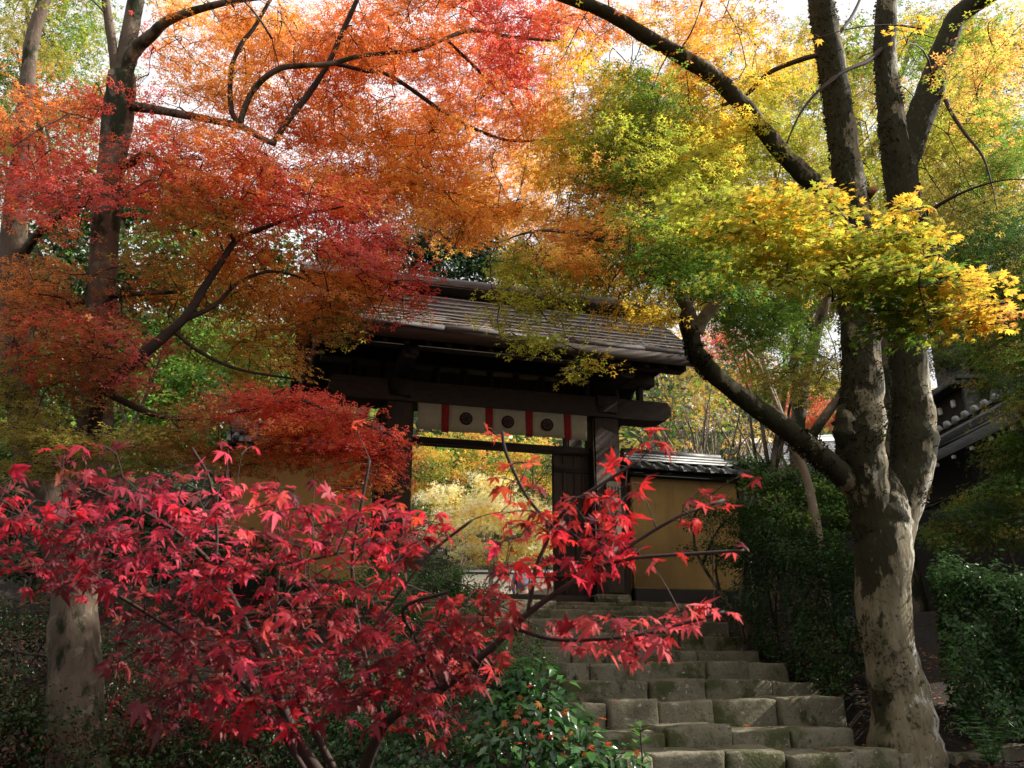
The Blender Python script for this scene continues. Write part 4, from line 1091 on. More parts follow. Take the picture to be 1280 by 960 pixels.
sap('stem', [(438, 990, DS + .1, 11), (417, 960, DS + .1, 9), (382, 892, DS + .1, 8), (356, 842, DS + .1, 6), (345, 780, DS + .15, 4), (350, 700, DS + .2, 3)], 2, 'twig', (-.55, 2.5, gB))
sap('stem', [(396, 990, DS - .1, 8), (378, 958, DS - .1, 7), (340, 899, DS - .1, 6), (290, 840, DS - .15, 5), (220, 790, DS - .2, 4), (140, 740, DS - .25, 3), (60, 700, DS - .3, 2)], 3, 'twig', (-.68, 2.4, gB))
sap('stem', [(445, 990, DS - .1, 14), (482, 905, DS - .2, 12), (550, 863, DS - .25, 10), (612, 812, DS - .3, 9), (660, 767, DS - .3, 8), (715, 728, DS - .3, 6), (790, 680, DS - .25, 5), (850, 645, DS - .25, 4), (905, 625, DS - .2, 3)], 4, 'twig', (-.56, 2.35, gB))
sap('branch', [(660, 767, DS - .3, 6), (670, 710, DS - .3, 6), (685, 662, DS - .3, 5), (655, 615, DS - .3, 4), (632, 565, DS - .3, 3), (628, 540, DS - .3, 2)], 5)
sap('branch', [(684, 665, DS - .3, 4), (715, 630, DS - .35, 4), (760, 600, DS - .35, 3), (800, 575, DS - .35, 2)], 6)
sap('branch', [(640, 785, DS - .3, 5), (700, 800, DS - .35, 4), (790, 795, DS - .4, 3), (860, 778, DS - .4, 2), (905, 765, DS - .4, 2)], 7)
sap('branch', [(745, 708, DS - .28, 4), (800, 697, DS - .3, 3), (870, 692, DS - .3, 2), (930, 688, DS - .3, 2)], 8)
sap('branch', [(269, 714, DS, 5), (271, 660, DS, 4), (262, 600, DS, 3), (240, 560, DS, 2)], 9)
sap('branch', [(280, 735, DS, 4), (315, 708, DS + .05, 4), (375, 702, DS + .1, 3), (430, 690, DS + .1, 2)], 10)
sap('branch', [(480, 905, DS - .2, 7), (452, 800, DS - .1, 5), (440, 710, DS - .1, 4), (452, 630, DS - .1, 3), (462, 575, DS - .1, 2)], 11)
sap('branch', [(455, 800, DS - .1, 4), (500, 740, DS - .1, 4), (540, 690, DS - .1, 3), (590, 650, DS - .1, 2)], 12)
sap('branch', [(550, 863, DS - .25, 4), (520, 800, DS - .3, 4), (505, 760, DS - .35, 3), (560, 740, DS - .4, 2)], 13)
sk_s = np.vstack(stems)
BL = [(200, 800, 60, 50, 16), (235, 890, 60, 40, 13), (165, 850, 40, 50, 7), (60, 620, 80, 50, 46), (50, 690, 60, 50, 34), (150, 640, 80, 50, 50), (120, 700, 70, 50, 44), (240, 620, 60, 40, 34), (250, 690, 70, 50, 48), (330, 650, 70, 50, 52), (330, 740, 90, 50, 56), (400, 640, 60, 40, 36), (430, 700, 80, 50, 48), (480, 660, 60, 40, 34), (540, 655, 40, 22, 14),
      (200, 740, 80, 50, 36), (420, 770, 80, 40, 48), (510, 780, 80, 40, 48), (600, 770, 60, 40, 34), (560, 830, 70, 40, 40), (660, 690, 50, 50, 26), (650, 615, 34, 50, 16), (735, 655, 60, 40, 40), (730, 690, 60, 34, 30), (770, 610, 40, 30, 12), (800, 560, 30, 20, 4), (620, 535, 16, 12, 3), (815, 535, 18, 8, 2),
      (740, 790, 60, 24, 24), (820, 780, 50, 20, 18), (885, 765, 30, 10, 7), (800, 815, 36, 22, 9), (815, 695, 50, 16, 8), (925, 690, 18, 8, 2), (890, 625, 34, 18, 7), (945, 592, 16, 8, 2), (860, 650, 26, 16, 4), (320, 830, 90, 40, 40), (420, 850, 80, 40, 40), (250, 820, 60, 40, 26), (300, 890, 50, 30, 16), (480, 880, 70, 40, 30), (540, 900, 40, 30, 12), (370, 900, 40, 20, 10), (210, 880, 40, 30, 8), (450, 540, 30, 20, 3), (290, 560, 30, 10, 4), (100, 570, 60, 16, 8)]
P, sg, tw = [], [], []
for (px, py, rx, ry, n) in BL:
    n = int(n * (1.5 if py > 790 and px < 600 else 1))
    n = int(n * (1.5 if py > 600 else 1.3) if px < 620 else n * 1.3)
    a, q = RNG.uniform(0, 2 * pi, n), np.sqrt(RNG.uniform(0, 1, n))
    dd = RNG.uniform(1.85, 2.7, n) if px < 600 else RNG.uniform(1.85, 2.3, n)
    P.append(at(px + rx * q * np.cos(a), py + ry * q * np.sin(a), dd))
P = np.concatenate(P)
OUT = np.empty_like(P); P5, R5 = [], []
buf = sk_s.copy()
order = np.argsort([np.min(np.sum((sk_s - p) ** 2, 1)) for p in P])
for i in order:
    j = np.argmin(np.sum((buf - P[i]) ** 2, 1)); a = buf[j]
    OUT[i] = unit(P[i] - a + np.array([0, 0, .0]))
    tt = np.linspace(0, 1, 5)[:, None]; mid = (a + P[i]) / 2 + np.array([0, 0, .12]) * np.linalg.norm(P[i] - a)
    tw = (1 - tt) ** 2 * a + 2 * tt * (1 - tt) * mid + tt ** 2 * P[i]
    P5.append(tw); R5.append(np.linspace(.0018, .0008, 5)); buf = np.vstack([buf, tw[2:4]])
V, Q = twig_batch(np.array(P5), np.array(R5), 4)
tag(link('branchwork', mesh('branchwork', V, [Q], M['twig']), sp), kind='stuff')
n = len(P)
Ff = unit(OUT * .8 + RNG.normal(0, .45, (n, 3)) - np.array([0, 0, .38]))
Nn = unit(np.array([0, -.22, 1.0]) + RNG.normal(0, .42, (n, 3)))
SAP = [(200, 840, (.22, .025, .035)), (170, 880, (.16, .03, .03)), (250, 650, (.60, .06, .10)), (330, 700, (.58, .06, .10)), (420, 660, (.60, .07, .10)), (180, 670, (.50, .04, .07)), (320, 830, (.45, .04, .07)), (420, 800, (.42, .04, .06)), (200, 620, (.28, .03, .05)), (350, 690, (.36, .025, .04)), (480, 690, (.5, .03, .04)), (400, 640, (.40, .03, .05)), (60, 620, CRIM), (150, 600, (.30, .03, .05)), (60, 700, (.26, .02, .03)), (250, 680, CRIM), (330, 650, (.58, .075, .08)), (300, 740, CRIM), (420, 680, CRIM), (450, 640, (.55, .035, .035)), (380, 720, (.30, .05, .05)), (540, 655, CRIM), (420, 780, (.32, .025, .03)), (520, 790, (.36, .03, .035)), (600, 780, (.34, .04, .035)), (560, 840, (.30, .03, .03)), (660, 690, (.55, .035, .035)), (740, 650, (.62, .035, .03)), (740, 690, CRIM), (650, 600, (.62, .08, .035)), (800, 780, (.58, .075, .08)), (890, 770, (.58, .075, .08)), (890, 630, (.55, .035, .035)), (930, 690, (.55, .035, .035)), (320, 850, (.30, .03, .04)), (430, 860, (.24, .02, .03)), (300, 890, CRIM), (480, 890, (.22, .02, .025)), (250, 800, (.24, .035, .035)), (330, 790, (.36, .06, .05)), (500, 560, (.62, .08, .035))]
C = jitter(pick(SAP, P, 45), .30, .08)
dk = RNG.uniform(0, 1, n) < np.where(proj(P)[0] < 600, .22, .08)
C[dk] = jitter(np.array([(.20, .03, .045), (.16, .04, .04), (.24, .06, .045), (.13, .03, .035)])[RNG.integers(0, 4, dk.sum())], .2, .08)
sz_ = RNG.uniform(.025, .047, n)
w = proj(P)[2]; px, py, _ = proj(P)
vis = (px > 0) & (px < 1280) & (py > 0) & (py < 960)
idx = np.argsort(-np.where(vis, sz_ / w, 0))[:300]
single_leaves(sp, P[idx], Nn[idx], Ff[idx], sz_[idx], C[idx])
m = np.ones(n, bool); m[idx] = False
P, Nn, Ff, sz_, C = P[m], Nn[m], Ff[m], sz_[m], C[m]
for q in range(4):
    leaves('foliage', P[q::4], Nn[q::4], Ff[q::4], sz_[q::4], C[q::4], M['leaf_near'], star(7, True, (.2, .4, .6, .8)[q], .20, 1, .9, q + 20), sp)
settle(sp, f0)

# ------------------------------------------------------------------ background trees, shrubs, hedges
def clump_tree(name, label, cat, base, trunk_h, blobs, cols, leaf, tpl, mat='leaf', n=4000, trunk_r=.14, group=None, bark='bark_red', limbs=5, flat=.7):
    """tree whose crown is many clumps of leaves carried on limbs; blobs = (centre, radius) in metres"""
    r = root_at(name, label, cat, group)
    B = np.array([base[0], base[1], gz(base[0], base[1]) - .15])
    cen = np.array([b[0] for b in blobs]); rad = np.array([b[1] for b in blobs])
    top = cen[np.argmax(cen[:, 2])]
    fork = B + np.array([.1, 0, trunk_h])
    b_ = MB(); tp = spline(np.array([B, (B + fork) / 2 + RNG.normal(0, .06, 3) * trunk_h * .4, fork, (fork + top) / 2 + RNG.normal(0, .2, 3), top]), 6)
    b_.tube(tp, np.linspace(trunk_r, trunk_r * .2, len(tp)), 9, .1, base[0]); b_.build('trunk', M[bark], r, True)
    for c in cen[np.argsort(-rad)[:limbs]]:
        b_ = MB(); st = tp[int(len(tp) * RNG.uniform(.35, .7))]
        lp = spline(np.array([st, (st + c) / 2 + np.array([0, 0, -.05 * np.linalg.norm(c - st)]) + RNG.normal(0, .1, 3), c]), 5)
        b_.tube(lp, np.linspace(trunk_r * .45, trunk_r * .1, len(lp)), 6); b_.build('limb', M[bark], r, True)
    w = rad ** 2; w /= w.sum(); P, Nn, Ff, Cc = [], [], [], []
    for c, R, wi in zip(cen, rad, w):
        k = max(10, int(n * wi)); m = max(4, int(9 * 1))
        sub = unit(RNG.normal(0, 1, (22, 3))) * np.array([1, 1, flat]) * R * RNG.uniform(.35, .95, (22, 1))
        j = RNG.integers(0, 22, k)
        off = RNG.normal(0, .21 * R, (k, 3)) * np.array([1, 1, .5])
        P.append(c + sub[j] + off)
        o = unit(sub[j] + off * .5)
        Ff.append(unit(o * [1, 1, .3] + RNG.normal(0, .5, (k, 3)) - [0, 0, .3])); Nn.append(unit(o * .5 + [0, 0, .8] + RNG.normal(0, .45, (k, 3))))
        ci = RNG.integers(0, len(cols), 22)
        Cc.append(np.array(cols)[ci][j])
    P = np.concatenate(P)
    leaves('crown', P, np.concatenate(Nn), np.concatenate(Ff), leaf * RNG.uniform(.7, 1.25, len(P)), jitter(np.concatenate(Cc), .2, .1), M[mat], tpl, r)
    settle(r, tuple(B))
    return r


def pb(px, py, d, r): return (at(px, py, d), r)


BG = 'trees beyond the gate and garden walls'
clump_tree('gold_bush', 'bright gold leaved bush lit by the sun through the gate opening', 'bush', at(610, 690, 20)[:2], .9,
           [pb(600, 640, 20.5, .8), pb(640, 650, 20, .8), pb(560, 660, 20.5, .7), pb(670, 640, 20.5, .7), pb(620, 610, 21, .7), pb(590, 690, 20, .55), pb(675, 680, 20, .5), pb(640, 690, 20.3, .5), pb(550, 620, 21, .6)], [GOLD, GOLD, (.93, .85, .58), YEL], .07, STAR5, 'leaf', 9000, .07, BG, 'bark_smooth')
clump_tree('orange_maple', 'yellow orange maple above the gold bush seen through the gate', 'tree', at(560, 690, 27)[:2], 2.0,
           [pb(545, 585, 26, 1.0), pb(570, 600, 26, .9), pb(600, 570, 27, .9), pb(530, 610, 26, .8), pb(620, 600, 27, .9), pb(640, 575, 27.5, .8), pb(590, 545, 27, 1), pb(680, 600, 27.5, .9), pb(660, 560, 28, 1), pb(535, 560, 27, 1), pb(510, 580, 26, .9), pb(610, 640, 27, .9), pb(560, 640, 27, .9)], [LOR, ORG, YEL, OLV, YGR], .09, STAR5, 'leaf', 8000, .1, BG)
clump_tree('green_shrub', 'dark green rounded shrub between orange maple and gold bush beyond the gate', 'shrub', at(560, 690, 24)[:2], 1.4,
           [pb(540, 640, 24, .9), pb(575, 615, 24.5, .9), pb(610, 590, 25.5, .9), pb(690, 580, 25, .9), pb(650, 600, 25.5, .8), pb(530, 590, 25, .7)], [GRN, DGR, GRN, OLV], .08, BLADE, 'evergreen', 7000, .08, BG)
clump_tree('conifer', 'tall dark evergreen rising behind the gate roof ridge', 'tree', at(430, 600, 24)[:2], 5,
           [pb(560, 300, 24, 1.4), pb(600, 300, 24, 1.3), pb(630, 330, 24, 1.3), pb(570, 340, 24, 1.5), pb(520, 310, 24, 1.4), pb(480, 320, 24, 1.4), pb(540, 260, 24.5, 1.1), pb(610, 270, 24.5, 1.0), pb(500, 370, 24, 1.5), pb(440, 340, 24, 1.3)], [DGR, (.03, .06, .025), (.05, .10, .03), (.05, .09, .05)], .13, BLADE, 'evergreen', 20000, .25, BG)
clump_tree('yellow_green_tree', 'yellow and green tree behind the right half of the gate roof', 'tree', at(740, 600, 20)[:2], 4,
           [pb(700, 350, 19, 1.2), pb(740, 330, 19.5, 1.2), pb(790, 350, 20, 1.3), pb(850, 380, 20, 1.2), pb(660, 330, 20, 1.0), pb(760, 290, 20, 1.2), pb(830, 310, 20, 1.2), pb(880, 300, 20, 1.2), pb(720, 290, 20, 1), pb(800, 240, 20, 1.2), pb(880, 230, 20.5, 1.3)], [YGR, GRN, YEL, OLV, GRN, (.08, .16, .04)], .10, STAR3, 'leaf', 18000, .16, BG)
clump_tree('bright_green_tree', 'fresh green broadleaf tree behind the left plaster wall', 'tree', at(330, 640, 15)[:2], 2.4,
           [pb(340, 440, 15, .9), pb(370, 420, 15, .7), pb(300, 470, 14.6, .9), pb(240, 480, 14.5, .9), pb(200, 490, 14.2, .9), pb(180, 540, 14, .9), pb(250, 540, 14.2, .8), pb(320, 510, 14.4, .6), pb(360, 480, 15, .6), pb(280, 420, 15, .9), pb(160, 470, 14.4, .8), pb(215, 430, 15, .9)], [(.20, .36, .05), GRN, (.28, .42, .08), (.10, .20, .04), GRN], .085, ROUND, 'leaf', 11000, .12, BG)
clump_tree('dark_evergreen', 'dark evergreen thicket tree behind the two left maple trunks', 'tree', at(90, 640, 14)[:2], 3,
           [pb(60, 330, 15, 1.3), pb(180, 330, 15, 1.3), pb(100, 400, 14.5, 1.3), pb(230, 350, 15.5, 1.3), pb(20, 440, 14, 1.2), pb(170, 420, 15.5, 1.2), pb(60, 520, 14, 1.2), pb(80, 250, 15.5, 1.3), pb(220, 260, 16, 1.3), pb(300, 310, 17, 1.4), pb(380, 340, 18, 1.4), pb(150, 250, 16, 1.3), pb(20, 600, 14, 1.0)], [DGR, GRN, (.05, .10, .025), (.09, .16, .03)], .13, BLADE, 'evergreen', 22000, .2, BG)
clump_tree('tall_green_tree', 'tall green and yellow tree behind the top of the left trunks', 'tree', at(60, 640, 17)[:2], 5,
           [pb(20, 60, 17, 1.4), pb(80, 50, 17, 1.3), pb(110, 100, 17, 1.1), pb(50, 120, 17, 1.4), pb(0, 160, 17, 1.4), pb(100, 10, 17.5, 1.2), pb(30, -20, 17, 1.4), pb(80, 180, 17, 1.2), pb(-40, 100, 17, 1.4), pb(20, 230, 17, 1.3)], [YGR, GRN, OLV, GRN, (.10, .2, .04)], .10, STAR3, 'leaf', 12000, .22, BG)
clump_tree('yellow_maple', 'tall yellow maple behind the upper stems of the mossy maple', 'tree', at(1010, 640, 15)[:2], 4,
           [pb(960, 150, 15, 1.2), pb(1000, 230, 14.5, 1.2), pb(930, 220, 15, 1.2), pb(1060, 200, 14.5, 1.2), pb(1090, 320, 14, 1.1), pb(980, 330, 14.5, 1.2), pb(1080, 90, 15, 1.1), pb(1000, 60, 15.5, 1.0), pb(1160, 160, 15, 1.2), pb(1230, 130, 15, 1.3), pb(1200, 230, 15, 1.2), pb(1270, 210, 15, 1.2), pb(1220, 40, 15.5, 1.2), pb(1150, 30, 15.5, 1.0)], [YEL, YGR, LOR, YGR, OLV, OLV, GRN, GRN], .09, STAR5, 'leaf', 15000, .2, BG)
clump_tree('broadleaf_tree', 'tall olive green broadleaf tree filling the sky behind the yellow maple', 'tree', at(1130, 640, 19)[:2], 6,
           [pb(1000, 140, 19, 1.5), pb(1060, 60, 19, 1.5), pb(1180, 60, 19, 1.5), pb(1250, 60, 19, 1.6), pb(1160, 160, 19, 1.6), pb(1260, 170, 19, 1.6), pb(1200, 260, 18.5, 1.6), pb(1270, 290, 18, 1.6), pb(1080, 250, 19, 1.6), pb(980, 260, 19.5, 1.5), pb(900, 180, 19.5, 1.5), pb(820, 140, 20, 1.4), pb(1120, 330, 18, 1.5), pb(1030, 350, 18.5, 1.5), pb(770, 210, 20.5, 1.4), pb(930, 330, 19, 1.4), pb(870, 100, 20, 1.2)], [OLV, GRN, (.09, .15, .03), YGR, (.5, .36, .06)], .14, STAR3, 'leaf', 26000, .28, BG)
clump_tree('green_maple', 'deep green maple mass right of the mossy trunk above the temple roof', 'tree', at(1325, 640, 11.5)[:2], 3.2,
           [pb(1190, 300, 11.5, .8), pb(1250, 290, 11.5, .9), pb(1220, 350, 11.4, .8), pb(1280, 360, 11, .9), pb(1200, 380, 12, .7), pb(1270, 430, 10.8, .7), pb(1300, 480, 10.5, .8), pb(1330, 400, 11, .9), pb(1190, 425, 14, .6), pb(1250, 460, 14, .5), pb(1180, 455, 14.5, .5)], [DGR, (.06, .11, .02), GRN, OLV], .052, STAR5, 'leaf', 24000, .13, BG)
clump_tree('low_green_maple', 'low dark green maple below the temple eaves right of the mossy trunk', 'tree', at(1300, 700, 11.7)[:2], 1.2,
           [pb(1200, 650, 11.6, 0.46), pb(1240, 620, 11.6, 0.55), pb(1280, 600, 11.6, 0.61), pb(1180, 670, 11.6, 0.37), pb(1260, 570, 11.6, 0.43), pb(1290, 545, 11.6, 0.49), pb(1230, 660, 11.6, 0.49), pb(1280, 660, 11.6, 0.55), pb(1320, 600, 11.6, 0.61), pb(1300, 500, 11.6, 0.49)], [OLV, (.07, .12, .02), GRN, DGR, (.12, .16, .03)], .040, STAR5, 'leaf', 16000, .06, BG)
clump_tree('sparse_yellow_tree', 'sparse tree with pale bare branches and yellow leaves behind the right wall cap', 'tree', at(880, 640, 19)[:2], 2.2,
           [pb(830, 510, 19, .6), pb(860, 530, 19, .6), pb(900, 520, 19, .6), pb(930, 550, 19, .6), pb(880, 490, 19.5, .6), pb(850, 560, 19, .4), pb(960, 540, 19.5, .5)], [YEL, LOR, YGR, (.7, .66, .55), LOR], .06, STAR5, 'leaf', 1500, .07, BG, 'twig_pale', 7)
# bare pale branches of that tree
bt = [o for o in COL.objects if o.name.startswith('sparse_yellow_tree')][0]
P5 = []
for i in range(90):
    p0 = at(RNG.uniform(815, 985), RNG.uniform(560, 640), RNG.uniform(18, 20)); ln = RNG.uniform(.7, 1.9)
    tt = np.linspace(0, 1, 6)[:, None]; dr = unit(np.array([RNG.normal(0, .4), RNG.normal(0, .3), 1])); bend = RNG.normal(0, .25, 3)
    P5.append(p0 + dr * ln * tt + bend * tt ** 2)
V, Q = twig_batch(np.array(P5), np.tile(np.linspace(.028, .006, 6), (90, 1)), 4)
o = tag(link('branchwork', mesh('branchwork', V, [Q], M['twig_pale']), bt), kind='stuff'); o.location = -bt.location
clump_tree('pink_maple', 'salmon pink maple above the pale storehouse roof left of the mossy trunk', 'tree', at(1015, 640, 21)[:2], 2.4,
           [pb(1000, 500, 21, .6), pb(1030, 510, 21, .6), pb(1050, 525, 21, .5), pb(985, 520, 21, .5), pb(1010, 530, 21, .5), pb(880, 440, 21, .7), pb(905, 420, 21, .7), pb(940, 460, 21.5, .7)], [(.75, .16, .11), (.7, .2, .16), RED, LOR], .07, STAR5, 'leaf', 4500, .08, BG)
clump_tree('mid_green_tree', 'leafy green tree filling between the gate eave and mossy trunk', 'tree', at(960, 640, 16)[:2], 2.6,
           [pb(930, 440, 16.5, .8), pb(980, 420, 16.5, .8), pb(1020, 450, 16.5, .7), pb(960, 480, 16, .6), pb(1000, 380, 17, .9), pb(920, 380, 17, .9), pb(1030, 480, 16.5, .4)], [GRN, OLV, (.09, .17, .03), YGR], .06, STAR5, 'leaf', 8000, .1, BG)
clump_tree('evergreen_shrub', 'glossy green shrub behind the short wall end and thin sapling stem', 'shrub', at(985, 700, 13.2)[:2], 1.0,
           [pb(960, 600, 13.4, .45), pb(1000, 600, 13.4, .5), pb(1030, 620, 13, .5), pb(980, 640, 13, .5), pb(1020, 660, 12.6, .5), pb(945, 640, 13.5, .4), pb(1050, 640, 12.8, .4), pb(940, 580, 14.5, .35)], [(.07, .15, .03), GRN, DGR], .055, ROUND, 'glossy', 9000, .06, BG)
clump_tree('dark_thicket', 'dark green undergrowth shrub behind the lower left trunk', 'shrub', at(170, 740, 12.2)[:2], .8,
           [pb(170, 700, 12.4, .6), pb(230, 700, 12.4, .6), pb(130, 660, 12.6, .6), pb(40, 700, 12.6, .6), pb(300, 690, 12.2, .6), pb(190, 640, 12.8, .7), pb(90, 640, 13, .7), pb(20, 640, 13, .7), pb(350, 720, 11.8, .4)], [DGR, (.025, .05, .018), (.05, .09, .03)], .07, BLADE, 'evergreen', 14000, .06)
clump_tree('azalea_shrub', 'rounded dark green azalea shrub at the left side of the upper steps', 'shrub', at(520, 760, 10.2)[:2], .6,
           [pb(480, 725, 10.2, .42), pb(540, 720, 10.4, .42), pb(580, 735, 10.6, .32), pb(450, 750, 9.8, .4), pb(520, 760, 9.8, .42), pb(600, 765, 10, .25), pb(560, 780, 9.4, .35), pb(480, 790, 9, .4), pb(620, 790, 9.2, .22), pb(610, 745, 10.6, .26), pb(640, 778, 9.9, .2), pb(655, 800, 9.3, .19), pb(670, 822, 8.6, .17), pb(600, 800, 8.8, .28), pb(640, 830, 8.2, .22)], [(.06, .13, .03), (.09, .18, .04), DGR], .032, BLADE, 'glossy', 17000, .04)
clump_tree('wall_shrub', 'dark leafy shrub in front of the right end of the short plaster wall', 'shrub', at(915, 740, 11.6)[:2], .7,
           [pb(880, 650, 11.6, .30), pb(920, 640, 11.6, .35), pb(950, 660, 11.6, .38), pb(890, 690, 11.4, .28), pb(930, 700, 11.2, .4), pb(970, 690, 11.2, .4), pb(860, 690, 11.6, .16), pb(925, 750, 11, .35), pb(870, 630, 11.8, .15)], [DGR, (.03, .06, .02), (.045, .09, .025)], .036, BLADE, 'glossy', 7500, .05)
clump_tree('dark_shrub', 'low dark shrub beneath the red sapling next to the camellia', 'shrub', at(450, 900, 5.4)[:2], .4,
           [pb(440, 860, 5.4, .30), pb(500, 880, 5.2, .28), pb(400, 900, 5.2, .28), pb(550, 900, 5.0, .24), pb(460, 930, 4.9, .3), pb(530, 950, 4.7, .3), pb(590, 930, 4.9, .2)], [DGR, (.025, .05, .018), (.05, .1, .03)], .035, BLADE, 'glossy', 6000, .03)


for (px, d, lab) in ((215, 7.4, 'dark low bush right of the lower left maple trunk under the red leaves'), (340, 8.6, 'dark bush in front of the left plaster wall under the red leaves'), (20, 8.8, 'dark low bush at the foot of the slender olive maple'), (300, 5.6, 'dark leafy bush under the red sapling stems'), (-10, 7.6, 'tall dark bush at the far edge of the left bank'), (30, 9.7, 'dark bush behind the lower left maple trunk near the handrail'), (185, 9.2, 'dark bush between the lower left maple trunk and the left plaster wall')):
    h_ = {215: .55, 340: .9, 20: .8, 300: .5, -10: 1.3, 30: 1.15, 185: 1.05}[px]; bx_ = at(px, 700, d); g0 = gz(bx_[0], bx_[1])
    clump_tree('undergrowth_bush', lab, 'shrub', bx_[:2], h_ * .5, [(np.array([bx_[0] + a * h_, bx_[1] + b, g0 + c * h_]), h_ * .5) for a, b, c in ((-.9, 0, .4), (-.3, .2, .75), (.4, -.1, .7), (.9, .1, .4), (0, -.3, .4), (.5, .3, .5), (-.6, -.2, .5))],
               [DGR, (.025, .05, .018), (.04, .07, .02), (.10, .035, .02)], .045, BLADE, 'glossy', 6000, .04, 'undergrowth on the left bank')


def hedge(label, ps, height, thick, n, leaf, cols):
    """hedge along the points ps (world xy): leafy top and face, bare stems inside"""
    r = root_at('hedge', label, 'hedge', 'clipped hedges along the steps')
    ps = np.array(ps, float); seg = np.linalg.norm(np.diff(ps, axis=0), axis=1); cum = np.concatenate([[0], np.cumsum(seg)])
    def along(u): return np.stack([np.interp(u * cum[-1], cum, ps[:, i]) for i in (0, 1)], -1)
    u = RNG.uniform(0, 1, n); q = along(u); dq = unit(along(np.clip(u + .02, 0, 1)) - along(np.clip(u - .02, 0, 1))); nr = np.stack([-dq[:, 1], dq[:, 0]], -1)
    zf = 1 - RNG.uniform(0, 1, n) * .97
    bulge = np.array([mnoise.noise(Vector((a * 1.9, b * 1.9, z * 2.2))) + .7 * mnoise.noise(Vector((a * 5.5, b * 5.5, z * 6))) for (a, b), z in zip(q, zf)])
    sd = np.where(RNG.uniform(0, 1, n) < .5, -1, 1) * (1 - RNG.uniform(0, 1, n) ** 2 * .55); top = RNG.uniform(0, 1, n) < .34
    zf = np.where(top, 1 - np.abs(RNG.normal(0, .05, n)), zf); sd = np.where(top, RNG.uniform(-1, 1, n), sd)
    xy = q + nr * (sd * thick * (1 + .6 * bulge))[:, None]
    P = np.column_stack([xy, ground_z(q[:, 0], q[:, 1]) + height * zf * (1 + .17 * bulge) * (1 + .05 * np.abs(RNG.normal(0, 1, n)) * (RNG.uniform(0, 1, n) < .2))])
    o = np.column_stack([nr * sd[:, None], np.where(top, 1.2, .25)])
    leaves('foliage', P, unit(o * .7 + [0, 0, .6] + RNG.normal(0, .4, (n, 3))), unit(o + RNG.normal(0, .6, (n, 3))), leaf * RNG.uniform(.7, 1.25, n), jitter(np.array(cols)[RNG.integers(0, len(cols), n)], .22, .1), M['glossy'], BLADE, r)
    for i in range(int(cum[-1] * 3.2)):
        b_ = MB(); p = along(np.array([(i + RNG.uniform(.2, .8)) / (cum[-1] * 3.2)]))[0] + RNG.normal(0, thick * .3, 2); g_ = gz(*p) - .08
        b_.tube(spline(np.array([[*p, g_], [*(p + RNG.normal(0, .06, 2)), g_ + height * .45], [*(p + RNG.normal(0, .12, 2)), g_ + height * .9]]), 4), np.linspace(.022, .008, 9), 6)
        b_.build('stem', M['twig'], r)
    settle(r, (ps[0][0], ps[0][1], gz(*ps[0])))


hx = lambda px, d: at(px, 700, d)[:2]
hedge('dark hedge between the plaster wall and the mossy maple along the steps', [hx(955, 12.0), hx(1010, 10.9), hx(1075, 9.9)], 1.45, .48, 22000, .048, [DGR, (.03, .06, .02), (.05, .1, .028)])
hedge('dark hedge with sunlit top to the right of the mossy maple trunk', [hx(1165, 9.5), hx(1240, 9.3), hx(1370, 8.9)], 1.52, .62, 24000, .055, [(.04, .09, .025), (.05, .11, .03), DGR, DGR])

# thin bare sapling and dead pale stick on the left
ts_ = root_at('thin_sapling', 'thin bare sapling stem between the short wall and mossy trunk', 'tree')
make_limb(ts_, 'trunk', [(1026, 690, 12.3, 11), (1018, 640, 12.3, 11), (1006, 590, 12.3, 10), (990, 555, 12.3, 9), (970, 500, 12.5, 7), (950, 440, 12.7, 5), (945, 400, 12.7, 3)], 'bark_smooth', 8, .1, 50, 5, True)
make_limb(ts_, 'limb', [(985, 540, 12.4, 5), (955, 470, 12.5, 5), (935, 440, 12.5, 4), (918, 425, 12.5, 3)], 'bark_smooth', 6, .1, 51)
settle(ts_, foot(1026, 12.3))
dst = root_at('dead_branch', 'pale dead branches sticking up among the green leaves beside the left trunk', 'branch')
make_limb(dst, 'branch', [(128, 640, 9.4, 6), (134, 596, 9.4, 5), (165, 535, 9.4, 5), (192, 470, 9.4, 4), (205, 430, 9.4, 3)], 'twig_pale', 6, .1, 52, 5, True)
make_limb(dst, 'branch', [(160, 545, 9.4, 4), (150, 480, 9.4, 4), (190, 445, 9.5, 3)], 'twig_pale', 6, .1, 53)
settle(dst, foot(128, 9.4))

# camellia in front of the steps : glossy leaves
cm = root_at('camellia_bush', 'glossy green camellia bush catching fallen orange leaves at the front left of the steps', 'bush')
cen = [(640, 862, 4.9, .15), (685, 862, 4.9, .14), (618, 895, 4.8, .15), (665, 900, 4.7, .19), (710, 905, 4.8, .13), (625, 945, 4.6, .2), (695, 940, 4.5, .2), (745, 940, 4.6, .13), (785, 958, 4.6, .10), (660, 1000, 4.4, .25), (740, 990, 4.4, .2), (655, 842, 5.0, .09)]
cb = np.array([.12, 4.85, gz(.12, 4.85) - .1])
P, Nn, Ff = [], [], []
for (px, py, d, r) in cen:
    c = at(px, py, d); k = int(1.0 * 3800 * r * r)
    o = unit(RNG.normal(0, 1, (k, 3)) + [0, -.35, .35]); P.append(c + o * r * RNG.uniform(.45, 1.08, (k, 1))); Nn.append(unit(o * .7 + [0, -.1, .7] + RNG.normal(0, .35, (k, 3)))); Ff.append(unit(o * [1, 1, .2] + RNG.normal(0, .6, (k, 3))))
    b_ = MB(); b_.tube(spline(np.array([cb, (cb + c) / 2 + [RNG.normal(0, .05), RNG.normal(0, .05), .05], c]), 5), np.linspace(.014, .005, 11), 6); b_.build('stem', M['bark_red'], cm)
P, Nn, Ff = np.concatenate(P), np.concatenate(Nn), np.concatenate(Ff); n = len(P)
